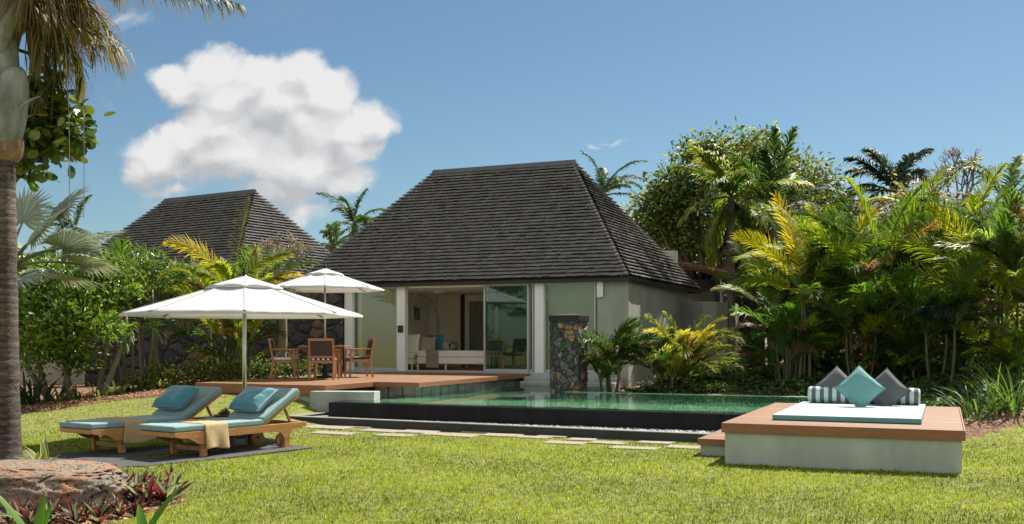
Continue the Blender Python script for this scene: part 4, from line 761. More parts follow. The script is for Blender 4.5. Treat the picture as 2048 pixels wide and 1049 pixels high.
mb.box(ma0, m0, ZB+.004, ma1, m1, ZB+.072); o = mb.build('mattress', cushLight, None, .016, segs=3); o.location = W(-1.1, 14.4, ZB); o.rotation_euler = (0, 0, -YAW)
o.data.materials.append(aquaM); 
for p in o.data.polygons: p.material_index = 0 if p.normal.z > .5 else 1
tag(o, 'thin pale blue mattress lying on the daybed platform', 'mattress')
bx0, bx1 = ma0+.12, ma1-.07; bz = ZB+.072+.122
mb = MB((bx0, 15.62, bz)); n = 28; mb.tube([(bx0, 15.62, bz), (bx0+.02, 15.62, bz), (bx0+.04, 15.62, bz), (bx1-.04, 15.62, bz), (bx1-.02, 15.62, bz), (bx1, 15.62, bz)], [.098, .116, .122, .122, .116, .098], n)
o = mb.build('bolster', stripeM, None, smooth=True); o.location = W(bx0, 15.62, bz); o.rotation_euler = (0, 0, -YAW); tag(o, 'striped white and dark green bolster along the back of the daybed mattress', 'bolster')
def diamond(label, m, px, py, Z, size, tilt, rz, seed, th=.2):
    x, y, z = onsofa(px, py, Z); put_cushion('cushion', m, label, size, size, th, (x, y, z), R(tilt), rz, seed, R(45), 'cushion', 'cushions on the daybed')
diamond('charcoal cushion standing on its corner left of the aqua one on the daybed', greyM, 1674, 777, 15.0, .52, 68, -YAW+R(6), 21, .17)
diamond('charcoal cushion standing on its corner right of the aqua one on the daybed', greyM, 1771, 781, 14.45, .50, 68, -YAW-R(8), 22, .17)
diamond('aqua cushion standing on its corner in front of two charcoal ones', aquaM, 1720, 777, 14.2, .50, 68, -YAW+R(10), 23, .20)
# ================================================================= PLANTS
G1 = (.085, .165, .022); G2 = (.045, .09, .018); YG = (.27, .33, .025); YL = (.55, .50, .03); BR = (.26, .17, .09); BL = (.035, .075, .05)
def areca(label, px, Z, stems, nf, Ln, leaf, cols, seed, name='areca_palm', spread=.35, group=None, h=(.5, 1.5), lean=.35, n=34, wd=.028, el=(35, 88), droop=(.7, 1.5), cat='palm', tip=None, x=None, hang=.5, stemcol=caneM, ps=None):
    rr = np.random.default_rng(seed)
    X, Y = (atz(px, Z)[:2]) if x is None else x; z = gz(X, Y); h = (h[0], h[1]*(.92 if group else 1))
    t = thing(name, label, cat, (X, Y, z), 0, group); fb = FB(); k = 0
    for s in range(stems):
        a = rr.uniform(0, 6.28); r = spread*rr.uniform(.1, 1); hh = rr.uniform(*h); b = np.array([r*math.cos(a), r*math.sin(a), 0]); tp = b+np.array([math.cos(a)*lean*hh*.4, math.sin(a)*lean*hh*.4, hh])
        mb = MB(); pts = curve(b-np.array([0, 0, .1]), tp, (math.cos(a)*.05*hh, math.sin(a)*.05*hh, 0), 7); mb.tube(pts, [.035, .034, .032, .03, .03, .028, .022], 7); mb.build('stem', stemcol, t, smooth=True)
        for f in range(nf):
            az = rr.uniform(0, 6.28) if f else a; e = R(rr.uniform(*el)); c = np.array(cols[rr.choice(len(cols), p=ps)])*rr.uniform(.8, 1.25); L_ = Ln*rr.uniform(.65, 1.1)
            if rr.uniform() < .06: c = np.array(BR)
            frond(fb, rr, tp-np.array([0, 0, rr.uniform(0, .25)]), az, e, L_, rr.uniform(*droop), leaf*L_/Ln, n, wd, hang, c, tip=tip, stem=(.2, .2, .05) if c[0] > .03 else (.12, .14, .04), start=.22, twist=rr.normal(0, .5))
    fb.build('crown', leafM, t); return t
mix3 = [G1, G2, YG]; mixy = [YG, YL, G1, (.25, .27, .02)]
areca('small dark green areca palm beside the stone pillar at the pool edge', 1225, 22.4, 7, 6, 1.15, .42, [G1, G2, (.045, .09, .02)], 1, spread=.22, h=(.3, .95), wd=.03, droop=(.9, 1.7), el=(40, 88))
areca('yellow green areca palm in the sun against the sage side wall', 1352, 22.2, 9, 7, 1.45, .42, [YG, YL, G1, (.13, .18, .03)], 2, spread=.28, h=(.2, .75), wd=.03, droop=(.6, 1.5), el=(42, 88), tip=(.45, .38, .08))
areca('bushy green areca palm at the far pool edge right of the curved wall', 1572, 22.6, 9, 6, 1.35, .45, [G1, G1, YG, G2], 3, spread=.35, h=(.3, 1.1), wd=.03, droop=(.7, 1.5), el=(42, 88))
areca('single upright areca palm rising behind the daybed cushions', 1722, 22.3, 7, 6, 1.6, .46, [G1, G1, YG, BL], 4, spread=.22, h=(.4, 1.3), wd=.03, el=(45, 88))
# hedge of tall palms at right
hedge = [(1592, 25.0, 6, 2.6, 'tall palm with yellow green fronds at the left end of the palm hedge', [YG, G1, G1, YG], (1.2, 2.3)), (1640, 25.5, 5, 3.2, 'palm with mixed green upright fronds behind the daybed cushions', [YG, G1, G2, G1], (1.2, 2.5)), (1735, 24.0, 5, 3.3, 'long stemmed green palm with fan of straight fronds above the daybed', [G1, YG, G2], (1.5, 2.4)),
         (1830, 25.5, 6, 3.1, 'dense dark green palm clump right of the daybed cushions', [G1, G2, BL], (1.0, 2.4)), (1905, 23.5, 6, 3.3, 'broad palm clump with yellow upper fronds near the right edge', [YG, G1, G2, G2], (1.3, 2.5)), (1990, 22.0, 6, 3.2, 'palm clump with arching green fronds at the right edge', [G1, YG, G2, G2], (1.3, 2.3)), (2075, 21.0, 5, 3.0, 'palm clump partly cut off by the right edge', [G1, YG, G2], (1.2, 2.3)),
         (1610, 28.0, 6, 3.0, 'deep green palm filling the gap behind the yellow one', [G2, G1], (1.0, 2.6)), (1780, 28.5, 7, 3.2, 'shaded palm clump behind the long stemmed palm', [G2, G1, YG], (1.2, 3.0)), (1950, 27.5, 7, 3.4, 'tall shaded palm clump behind the right edge palms', [G1, YG, G2], (1.6, 3.2)), (1870, 21.5, 4, 1.9, 'low young palm with blue green fronds in the shade of the hedge', [BL, G1], (.9, 1.5)), (1690, 27.0, 5, 2.6, 'slender palm with mixed yellow fronds in the middle of the hedge', [YG, G1, G1], (1.4, 2.8))]
for i, (px, Z, st, Ln, lb, cols, h) in enumerate(hedge): areca(lb, px, Z, st, 5, Ln*.82, .62, cols, 40+i, spread=.55, h=h, n=58, wd=.030, el=(48, 88) if i in (0, 1, 4) else (32, 88), droop=(.5, 1.2) if i in (0, 1, 4) else (.6, 1.35), group='tall palms in the hedge at the right', hang=.55, tip=(.16, .16, .05) if i % 3 == 0 else None)
def posed_palm(label, px, Z, ytop, fr, seed, nst=3):
    rr = np.random.default_rng(seed); X, Y = atz(px, Z)[:2]; z = gz(X, Y); t = thing('areca_palm', label, 'palm', (X, Y, z)); h = zat(ytop, Z)-z; fb = FB()
    for k in range(nst):
        mb = MB(); mb.tube(curve((.12*(k-1), .1*(k % 2), -.1), (.05*(k-1), 0, h*(1-.12*k)), (.03, 0, 0), 6), [.04, .036, .034, .032, .03, .026], 8); mb.build('stem', caneM, t, smooth=True)
    for (az, el, Ln, dr, leaf, col, tw) in fr: frond(fb, rr, (0, 0, h-rr.uniform(0, .2)), R(az), R(el), Ln, dr, leaf, 64, .034, .25 if tw else .5, col, tip=(.62, .50, .06) if col is YL else None, stem=(.30, .26, .06), start=.25, vee=.15, twist=tw, rad=.02)
    fb.build('crown', leafM, t)
posed_palm('slim palm with an upright frond and a yellow frond arching left behind the large umbrella', 466, 23.6, 575, [(12, 87, 2.25, .25, .34, (.30, .28, .05), 1.3), (178, 66, 2.1, 1.15, .40, YL, 1.25), (172, 48, 1.6, 1.1, .36, YG, 1.1), (0, 60, 1.7, 1.0, .38, YG, -1.2), (10, 35, 1.5, 1.1, .36, (.24, .22, .06), -1.0), (200, 25, 1.4, 1.2, .36, G1, .8), (260, 50, 1.4, 1.3, .36, YG, .2)], 505)
posed_palm('slim palm with one tall bright yellow upright frond and arching side fronds', 1608, 22.2, 590, [(180, 86, 2.5, .45, .42, YL, 1.35), (180, 66, 2.1, 1.0, .40, YL, 1.3), (0, 62, 2.0, .9, .40, YG, -1.3), (200, 40, 1.9, 1.2, .40, YG, .8), (340, 35, 1.7, 1.1, .4, G1, -.7), (100, 60, 1.7, 1.1, .4, G1, .3), (262, 30, 1.5, 1.3, .4, G1, .1)], 501)
posed_palm('slim palm with fan of long straight green stalks rising above the daybed', 1762, 22.6, 600, [(10, 74, 3.3, .45, .5, YG, -1.35), (175, 78, 2.8, .3, .45, G1, 1.35), (0, 60, 2.6, .7, .45, G1, -1.2), (180, 62, 2.5, .8, .45, YG, 1.2), (90, 70, 2.2, .7, .45, G1, .3), (350, 45, 1.8, 1.1, .4, G2, -.8), (190, 42, 1.8, 1.1, .4, G2, .8)], 502)
posed_palm('palm with long yellow green fronds arching to the left near the right edge', 1985, 21.0, 610, [(172, 60, 2.7, 1.05, .5, YG, 1.25), (165, 40, 2.3, 1.0, .5, (.20, .26, .03), 1.1), (180, 78, 2.6, .8, .45, YL, 1.3), (20, 65, 2.2, .9, .45, YG, -1.2), (190, 20, 1.8, .9, .45, BL, .9), (0, 35, 1.7, 1.0, .4, G1, -.9), (100, 70, 1.8, .8, .4, G1, .2)], 503)
posed_palm('palm with golden fronds held upright between the yellow and the tall green palms', 1682, 24.2, 560, [(160, 80, 2.0, .5, .40, YL, 1.2), (20, 74, 2.0, .6, .40, YL, -1.2), (180, 50, 1.8, 1.1, .4, YG, 1.0), (0, 45, 1.7, 1.1, .4, YG, -1.0), (270, 60, 1.4, 1.2, .4, G1, .1)], 504)
for i, (px, Z, Ln, lb) in enumerate([(1640, 23.6, 1.2, 'low dark palm filling the bank left of the daybed cushions'), (1800, 22.6, 1.3, 'low dark palm on the bank just right of the daybed cushions'), (1865, 22.0, 1.2, 'low blue green palm at the foot of the hedge stems'), (1935, 21.6, 1.3, 'low green palm at the foot of the hedge above the daybed corner'), (2020, 20.6, 1.2, 'low green palm at the hedge foot by the right edge')]):
    areca(lb, px, Z, 5, 6, Ln, .36, [G1, (.13, .24, .03), YG, BL], 520+i, spread=.4, h=(.15, .7), el=(30, 85), droop=(.7, 1.6), group='low palms at the foot of the hedge')
# left palms
areca('multi stemmed palm with yellow arching fronds behind the large umbrella', 455, 24.2, 8, 4, 2.1, .5, [YG, YL, G1, (.3, .26, .1)], 60, spread=.4, h=(.9, 1.9), n=42, wd=.036, el=(50, 88), droop=(.5, 1.5), ps=[.35, .15, .3, .2])
areca('slender multi stemmed palm growing through the shrubs left of the large umbrella', 268, 21.9, 7, 3, 1.5, .4, [G1, YG, G2], 61, spread=.4, h=(1.2, 2.7), n=30, wd=.026, el=(20, 85), droop=(.9, 2.0), lean=.25)
areca('low palm leaves at the foot of the stone wall behind the umbrella pole', 478, 23.4, 5, 4, 1.4, .4, [G1, YG, G2], 62, spread=.3, h=(.3, 1.0), wd=.026)
# tall trees
def palm(label, px, Z, ztop, nf, Ln, leaf, cols, seed, name='coconut_palm', r=.14, el=(-25, 80), droop=(.8, 1.6), n=46, wd=.05, hang=.9, group=None, tip=None, cat='palm', dead=0, x=None, azs=None, lean=(0, 0)):
    rr = np.random.default_rng(seed); X, Y = atz(px, Z)[:2] if x is None else x; z = gz(X, Y); t = thing(name, label, cat, (X, Y, z), 0, group); h = ztop-z; mb = MB()
    N = 26; pts = []; rad = []; cc = []
    for i in range(N):
        s = i/(N-1); pts.append((lean[0]*s*s-.0, lean[1]*s*s, -.1+(h+.1)*s)); rad.append(r*(1.25-.45*s)*(1+.04*(i % 2))); k = rr.uniform(.75, 1.2); cc.append((k, k, k))
    mb.tube(pts, rad, 10, cols=[(q[0]*.38, q[1]*.34, q[2]*.30) for q in cc]); mb.build('trunk', palmbark, t, smooth=True); fb = FB()
    for f in range(nf):
        az = rr.uniform(0, 6.28)+f*2.4 if azs is None else azs[f % len(azs)]+rr.normal(0, .15); s = f/max(nf-1, 1); e = R(el[1]+(el[0]-el[1])*s+rr.uniform(-8, 8)); c = np.array(cols[rr.choice(len(cols))])*rr.uniform(.8, 1.25)
        if f >= nf-dead: c = np.array(BR)*rr.uniform(.7, 1.1)
        frond(fb, rr, (lean[0], lean[1], h), az, e, Ln*rr.uniform(.8, 1.1), rr.uniform(*droop), leaf, n, wd, hang, c, tip=tip, start=.12, rad=.03, twist=rr.normal(0, .3), vee=.2)
    fb.build('crown', leafM, t); return t
bgp = 'coconut palms beyond the villas'
palm('coconut palm crown showing left of the main roof', 708, 46, zat(452, 46), 15, 2.3, .55, [G1, G2, (.07, .12, .05)], 70, group=bgp)
palm('smaller coconut palm crown low between the two roofs', 668, 50, zat(492, 50), 12, 1.6, .5, [G1, (.08, .13, .05)], 71, group=bgp)
palm('coconut palm crown showing right of the main roof ridge', 1202, 44, zat(392, 44), 13, 2.4, .5, [(.05, .10, .04), G2], 72, group=bgp, el=(-15, 85))
palm('thin palm tops far behind the left villa', 150, 52, zat(462, 52), 12, 2.2, .5, [G2, (.06, .1, .05)], 78, group=bgp)
palm('dark windblown coconut palm against the sky above the hedge', 1790, 38, zat(385, 38), 18, 2.4, .7, [(.02, .045, .03), G2, (.05, .07, .04)], 73, group=bgp, el=(-10, 85), wd=.07, azs=[2.6, 3.4, .3, 1.0, 5.0, 2.0])
palm('tall palm with upright spear fronds rising above the broadleaf tree', 1548, 31, zat(425, 31), 13, 2.75, .6, [G1, (.05, .09, .03)], 74, name='royal_palm', el=(5, 86), droop=(.35, 1.2), wd=.05, r=.14, n=52)
palm('feathery palm with yellow green fronds in front of the broadleaf tree', 1462, 30, zat(395, 30), 24, 2.2, .55, [YG, G1, (.12, .16, .03)], 75, name='royal_palm', el=(-55, 75), droop=(.6, 1.5), wd=.045, r=.12, tip=(.3, .3, .06))
palm('palm crown with grey green fronds above the hedge near the right edge', 2010, 33, zat(410, 33), 14, 2.6, .6, [(.10, .13, .07), G1], 76, group=bgp, dead=2)
palm('palm with pale dead fronds behind the yellow hedge palms', 1850, 31, zat(440, 31), 14, 2.4, .6, [G1, YG, (.2, .16, .09)], 77, dead=3, tip=(.35, .28, .12), name='royal_palm')
def tree(label, px, Z, blobs, ncl, per, ln, wd, cols, seed, sig=.35, name='broadleaf_tree', p=None, group=None, trunk_r=.18, tpl=T_DIA, base=None, nl=14, lm=None, cat='tree', x=None, fork=1.4, shell=.55, droop=.3, limbcol=None):
    rr = np.random.default_rng(seed); X, Y = atz(px, Z)[:2] if x is None else x; z = gz(X, Y); t = thing(name, label, cat, (X, Y, z), 0, group)
    bl = [((bx-1024)/F_*bZ-X, bZ-Y, zat(bpy, bZ)-z, rx*bZ/F_, rx*bZ/F_*.9, rz*bZ/F_) for (bx, bpy, bZ, rx, rz) in blobs]
    fb = FB(); cs = crown(fb, rr, bl, ncl, per, sig, ln, wd, cols, p, tpl, shell, droop); fb.build('crown', lm or leafM, t)
    mb = MB(); lo = min(b[2]-b[5] for b in bl); hh = max(lo*.75, fork*.5); mb.tube(curve((0, 0, -.15), (0, 0, hh), (.1, 0, 0), 6), [trunk_r*1.3, trunk_r*1.1, trunk_r, trunk_r*.95, trunk_r*.9, trunk_r*.8], 10)
    mb.build('trunk', barkM, t, smooth=True); mb = MB()
    for c in cs[rr.choice(len(cs), min(nl, len(cs)), replace=False)]:
        mb.tube(curve((0, 0, hh*rr.uniform(.8, 1)), c, (rr.normal(0, .15), rr.normal(0, .15), -.15), 7), [trunk_r*.6, trunk_r*.5, trunk_r*.4, trunk_r*.32, trunk_r*.24, trunk_r*.16, trunk_r*.06], 6)
    mb.build('limbs', barkM, t, smooth=True); return t
tc_ = [(.09, .14, .03), (.045, .08, .02), (.24, .26, .04), (.32, .27, .07)]
tree('large dark glossy broadleaf tree behind the right end of the villa roof', 1400, 35, [(1410, 330, 35, 60, 45), (1350, 400, 35, 55, 50), (1300, 440, 36, 45, 45), (1420, 430, 35, 95, 70), (1520, 360, 36, 70, 60), (1480, 300, 35.5, 60, 30)], 360, 46, .22, .095, tc_, 80, .3, p=[.4, .3, .2, .1])
tree('broad olive green tree behind the tall spear fronded palm', 1600, 37, [(1600, 360, 37, 65, 45), (1560, 430, 36, 90, 70), (1650, 420, 37, 55, 60), (1690, 470, 38, 60, 60)], 260, 44, .2, .085, [(.12, .15, .03), (.22, .22, .04), (.04, .07, .015)], 81, .3)
tree('dense dark evergreen filling the gap above the pergola', 1440, 38, [(1440, 510, 38, 110, 60), (1340, 500, 39, 60, 50), (1540, 520, 37, 80, 70)], 240, 46, .22, .10, [(.06, .10, .02), (.03, .06, .015), (.18, .20, .03)], 82, .4)
def wall_of_green(label, px0, px1, Z, ytop, n, seed, cols):
    blobs = [(px0+(px1-px0)*(i+.5)/n, (ytop+700)/2+((i*37) % 3-1)*12, Z, (px1-px0)/n*.8, (700-ytop)/2*(.85+.1*((i*53) % 3))) for i in range(n)]
    tree(label, (px0+px1)/2, Z, blobs, 60*n, 42, .2, .085, cols, seed, .4, name='evergreen_thicket', nl=10, cat='tree')
for i, (px, Z, lb) in enumerate([(1760, 26.5, 'low sunlit shrub between the palm stems above the daybed cushions'), (1850, 26.8, 'low yellow green shrub behind the hedge palm stems, right of the daybed cushions'), (1940, 26, 'bright low shrub behind the palm stems near the right edge'), (2030, 25, 'bright low shrub behind the palm stems at the right edge'), (1640, 27.5, 'dark low shrub behind the palm stems left of the daybed cushions')]):
    rr = np.random.default_rng(400+i); X, Y = atz(px, Z)[:2]; t = thing('low_shrub', lb, 'shrub', (X, Y, gz(X, Y))); fb = FB(); cs = crown(fb, rr, [(0, 0, .7, 1.3, .8, .95)], 120, 22, .2, .13, .065, [(.28, .32, .04), (.10, .16, .03), (.04, .07, .015), (.18, .2, .03)], None, T_ELL, .2, 0); fb.build('leaves', leafM, t); mb = MB(); mb.tube([(0, 0, -.1), (0, 0, 1.0)], [.03, .015], 6); mb.build('stem', barkM, t)
wall_of_green('dark evergreen thicket seen between the hedge palms left of the daybed', 1540, 1700, 33, 480, 3, 90, [(.04, .08, .02), (.07, .12, .02), (.20, .22, .03)])
wall_of_green('dark evergreen thicket seen between the hedge palms above the daybed', 1690, 1880, 34, 450, 3, 91, [(.04, .08, .02), (.07, .12, .02), (.22, .24, .03)])
wall_of_green('dark evergreen thicket behind the palms at the right edge', 1870, 2120, 33, 455, 4, 92, [(.04, .08, .02), (.08, .12, .02), (.26, .24, .04)])
tree('pale pinkish leaved tree showing between the hedge palms', 1850, 32, [(1850, 430, 32, 75, 45), (1780, 450, 32, 50, 35)], 90, 34, .17, .06, [(.30, .22, .16), (.18, .15, .08), (.35, .28, .22)], 93, .34)
def bare(label, px, Z, ybase, tips, seed, blossoms=0, name='bare_frangipani'):
    rr = np.random.default_rng(seed); X, Y = atz(px, Z)[:2]; z = gz(X, Y); t = thing(name, label, 'tree', (X, Y, z)); zb = zat(ybase, Z)-z; mb = MB(); mb.tube(curve((0, 0, -.1), (0, 0, zb), (.08, 0, 0)), [.13, .12, .11, .10, .09, .08], 8); mb.build('trunk', barkM, t, smooth=True); mb = MB(); ends = []
    def br(p, d, ln, r, dep):
        q = p+d*ln; mb.tube(curve(tuple(p), tuple(q), tuple(rr.normal(0, .03, 3)*ln), 4), [r, r*.9, r*.8, r*.7], 5)
        if dep == 0: ends.append(q); return
        for k in range(rr.integers(2, 4)): dd = nrm(d+rr.normal(0, .42, 3)+np.array([0, 0, .25])); br(q, dd, ln*rr.uniform(.6, .85), r*.68, dep-1)
    for (px1, py1) in tips:
        tg = np.array([(px1-px)/F_*Z, rr.uniform(-.4, .4), zat(py1, Z)-z]); v = tg-np.array([0, 0, zb]); ln = np.linalg.norm(v); br(np.array([0, 0, zb]), v/ln, ln*.36, .055, 4)
    mb.build('branches', barkG, t, smooth=True)
    if blossoms:
        fb = FB(); e = np.array(ends); e = e[rr.integers(0, len(e), blossoms)]; n = len(e); leaves(fb, T_ELL, e+rr.normal(0, .05, (n, 3)), rr.normal(size=(n, 3)), rr.normal(size=(n, 3)), rr.uniform(.06, .13, n), rr.uniform(.03, .06, n), colmix(rr, n, [(.45, .33, .24), (.35, .22, .14), (.3, .28, .12)])); fb.build('blossoms', dryM, t)
barkG = mat('grey_bark', (.22, .19, .17), .9, .2, 8)
wall_of_green('dark leafy thicket behind the trunks of the large spreading shrub at far left', -60, 330, 29, 560, 4, 95, [(.04, .07, .02), (.07, .11, .02), (.14, .18, .03)])
bare('bare grey branched tree against the sky above the right hedge', 1915, 33, 440, [(1875, 330), (1915, 315), (1945, 330), (1975, 318)], 100, 160)
bare('nearly leafless frangipani with twisted grey branches in front of the left roof', 560, 25.5, 560, [(520, 490), (560, 470), (600, 480), (620, 500), (540, 500)], 101, 220)
# --- left shrubs
rosette = [(.17, .28, .03), (.10, .20, .025), (.25, .35, .04), (.05, .09, .02)]
def shrub_tree(label, px, Z, trunks, blobs, ncl, seed, cols=rosette, ln=.13, wd=.055, per=26, sig=.13, name='spreading_shrub', tpl=T_ELL):
    rr = np.random.default_rng(seed); X, Y = atz(px, Z)[:2]; z = gz(X, Y); t = thing(name, label, 'shrub', (X, Y, z)); bl = [((bx-1024)/F_*bZ-X, bZ-Y, zat(by, bZ)-z, rx*bZ/F_, rx*bZ/F_, rz*bZ/F_) for (bx, by, bZ, rx, rz) in blobs]
    fb = FB(); cs = crown(fb, rr, bl, ncl, per, sig, ln, wd, cols, None, tpl, .5, -.5); fb.build('crown', leafShiny, t)
    for k, (pb, pm, ym) in enumerate(trunks):
        mb = MB(); b = np.array([(pb-px)/F_*Z, rr.uniform(-.3, .3), 0]); b[2] = gz(X+b[0], Y+b[1])-z-.1; m_ = np.array([(pm-px)/F_*Z, rr.uniform(-.3, .3), zat(ym, Z)-z])
        mb.tube(curve(b, m_, (rr.uniform(-.15, .15), 0, 0), 7), [.085, .075, .065, .06, .055, .05, .04], 8); i = rr.choice(len(cs), 7, replace=False)
        for c in cs[i]: mb.tube(curve(m_, c, (rr.normal(0, .12), 0, rr.normal(0, .1)), 6), [.05, .04, .034, .028, .02, .012], 6)
        mb.build('trunk', barkM, t, smooth=True)
    return t
shrub_tree('large spreading shrub with twisted pale trunks and bright green leaf rosettes', 130, 21.4, [(110, 60, 640), (118, 185, 625), (190, 235, 640), (205, 262, 655), (100, 40, 665), (150, 110, 660)], [(90, 560, 21.2, 75, 50), (170, 610, 20.8, 75, 50), (60, 640, 21, 50, 50), (210, 560, 21.2, 60, 50), (110, 665, 20.4, 60, 35), (190, 660, 20.3, 50, 28), (75, 705, 20.6, 38, 28), (150, 715, 21.2, 45, 22)], 400, 110)
shrub_tree('taller light green shrub behind the left edge of the large umbrella', 300, 23.2, [(285, 270, 600), (320, 330, 600)], [(275, 535, 23, 50, 40), (335, 560, 23, 45, 40), (250, 600, 22.8, 50, 45), (360, 610, 23.4, 40, 35)], 170, 111, [(.12, .19, .03), (.08, .13, .03), (.20, .26, .07)], .12, .05)
def lowshrub(label, px, Z, w, h, n, seed, cols, ln=.09, wd=.045, name='low_shrub'):
    rr = np.random.default_rng(seed); X, Y = atz(px, Z)[:2]; z = gz(X, Y); t = thing(name, label, 'shrub', (X, Y, z)); fb = FB(); cs = crown(fb, rr, [(0, 0, h*.5, w, w*.6, h*.55)], n, 12, .09, ln, wd, cols, None, T_ELL, .2, 0); fb.build('leaves', leafM, t); mb = MB()
    for c in cs[:14]: mb.tube(curve((c[0]*.3, c[1]*.3, -.05), c, (0, 0, 0), 4), [.012, .01, .008, .005], 5)
    mb.build('stems', barkM, t)
yv = [(.22, .24, .04), (.12, .17, .03), (.30, .29, .06), (.05, .09, .02)]
for i, (px, Z, w, h, n, lb) in enumerate([(405, 22.6, .45, .6, 70, 'low yellow green shrub in front of the stone wall, left of the umbrella pole'), (455, 22.9, .4, .55, 60, 'low yellow green shrub just left of the large umbrella pole'), (330, 22.2, .5, .55, 60, 'low green shrub at the edge of the bark bed left of the deck'), (285, 21.8, .4, .4, 40, 'small shrub with glossy leaves at the foot of the slender palm'), (520, 24.2, .5, .5, 60, 'dark low shrub behind the left dining chair'), (590, 24.8, .6, .5, 60, 'dark low shrub at the wall foot behind the dining table')]):
    lowshrub(lb, px, Z, w, h, n, 120+i, yv if i < 4 else [(.03, .06, .02), (.06, .1, .03), (.14, .17, .05)])
def straps(label, px, Z, n, Ln, w, cols, seed, name='strap_leaf_plant', edge=None, el=(45, 85), droop=(.6, 1.6), spread=.1, x=None, group=None, m=None, fold=.15, cat='plant', tpr=.8):
    rr = np.random.default_rng(seed); X, Y = atz(px, Z)[:2] if x is None else x; z = gz(X, Y); t = thing(name, label, cat, (X, Y, z), 0, group); fb = FB()
    for k in range(n):
        a = rr.uniform(0, 6.28); r = spread*rr.uniform(0, 1); strap(fb, rr, (r*math.cos(a), r*math.sin(a), -.01), a+rr.normal(0, .4), R(rr.uniform(*el)), Ln*rr.uniform(.55, 1.15), w, rr.uniform(*droop), cols[rr.choice(len(cols))], edge, fold=fold, taper=tpr)
    fb.build('leaves', m or leafM, t, smooth=True); return t
for i, (px, Z, lb) in enumerate([(155, 20.9, 'strap leaved plant at the front of the bark bed below the shrub trunks'), (200, 20.9, 'arching strap leaved plant in the middle of the bark bed'), (235, 20.9, 'strap leaved plant with a yellow leaf in the sunny bark'), (120, 20.5, 'small strap leaved plant at the lawn edge beside the palm trunk')]):
    straps(lb, px, Z, 9, .45, .05, [(.12, .17, .03), (.07, .12, .03), (.3, .3, .08)], 130+i, edge=None)
straps('dark green strap leaved clump behind the foreground palm trunk', 62, 20.6, 40, .8, .06, [(.03, .065, .02), (.05, .09, .025)], 136, spread=.5)
for i, (px, Z, Ln, lb) in enumerate([(1955, 16.6, .75, 'grassy strap leaved clump beside the back right corner of the daybed'), (1990, 17.2, .9, 'tall grassy clump on the bank right of the daybed'), (2030, 17.0, 1.0, 'tallest grassy clump at the right edge of the bank'), (2012, 18.6, 1.0, 'shaded grassy clump higher on the bank'), (2060, 18.2, .9, 'grassy clump cut by the right edge'), (1965, 19.2, .8, 'dark grassy clump behind the daybed corner')]):
    straps(lb, px, Z, 46, Ln, .03, [(.07, .14, .03), (.13, .2, .04), (.04, .08, .03)], 140+i, name='grassy_plant', spread=.28, el=(50, 88), droop=(.5, 1.8))
# ground cover
def cover(label, pts, n, ln, cols, seed, hmax=.28):
    rr = np.random.default_rng(seed); i = rr.integers(0, len(pts), n); P_ = np.array(pts)[i]; x = P_[:, 0]+rr.normal(0, P_[:, 2]); y = P_[:, 1]+rr.normal(0, P_[:, 2]); a, b = L(x, y); k = (b > 20.82) | ((a > -1.2) & (b > 16.75)) & ~((a < .35) & (b < 16.75)); x, y = x[k], y[k]; m_ = len(x)
    h = hmax*(.5+.5*np.sin(x*4)*np.cos(y*3.1))*rr.uniform(0, 1, m_)+.02; pos = np.stack([x, y, ground_h(x, y)+h], 1); fb = FB(); leaves(fb, T_ELL, pos, rr.normal(size=(m_, 3))*np.array([1, 1, .5]), nrm(rr.normal(0, .6, (m_, 3))+np.array([0, -.3, 1])), ln*rr.uniform(.6, 1.3, m_), ln*.6*rr.uniform(.6, 1.3, m_), colmix(rr, m_, cols)); tag(fb.build('ground_cover', leafM), label, 'ground cover', kind='stuff')
cover('dark leafy ground cover on the shaded bank behind the pool and daybed', [(*atz(px, Z)[:2], s) for px, Z, s in [(1310, 22.2, .28), (1345, 22.0, .28), (1390, 22.0, .3), (1400, 23, .6), (1450, 23.3, .6), (1500, 22.5, .7), (1560, 22, .7), (1620, 21.8, .7), (1680, 21.5, .7), (1740, 21, .8), (1800, 20.5, .9), (1860, 20, .9), (1920, 20, .9), (1640, 23.5, .9), (1750, 23, .9), (1850, 22.5, 1.0), (1950, 22, 1.0), (1420, 25, .6), (1900, 18.2, .5)]], 30000, .09, [(.04, .08, .02), (.06, .12, .03), (.12, .18, .04), (.025, .05, .015)], 150)
lowshrub('leafy plant with big pale leaves under the dark retaining wall', 1410, 23.2, .75, .45, 60, 151, [(.05, .10, .03), (.12, .19, .06), (.03, .05, .02)], .14, .09)
# fan palm
def fan(fb, rr, c, az, el, rad, col, n=34, sp=2.2):
    ax = np.array([math.cos(el)*math.cos(az), math.cos(el)*math.sin(az), math.sin(el)]); S = np.array([-math.sin(az), math.cos(az), 0]); U = np.cross(ax, S); rl = rr.uniform(-.5, .5); S, U = S*math.cos(rl)+U*math.sin(rl), U*math.cos(rl)-S*math.sin(rl)
    for k in range(n):
        q = (k/(n-1)-.5)*2*sp/1.0; d = ax*math.cos(q)+S*math.sin(q); ln = rad*(.75+.25*math.cos(q))*rr.uniform(.92, 1.05); w = rad*.085; Wd = np.cross(d, U); up = U*.0
        f = .12*(1 if k % 2 else -1)
        p = [np.array(c), np.array(c)+d*ln*.55+U*.10*rad*abs(math.sin(q)), np.array(c)+d*ln-np.array([0, 0, .10*ln])]
        V = np.array([p[0]-Wd*w*.08, p[0]+Wd*w*.08, p[1]-Wd*w*.6+U*f*w, p[1]+Wd*w*.6-U*f*w, p[2]-Wd*w*.04, p[2]+Wd*w*.04]); cc = np.array(col)*rr.uniform(.8, 1.2); fb.add(V, np.array([(0, 1, 3, 2), (2, 3, 5, 4)]), np.tile(cc, (6, 1)))
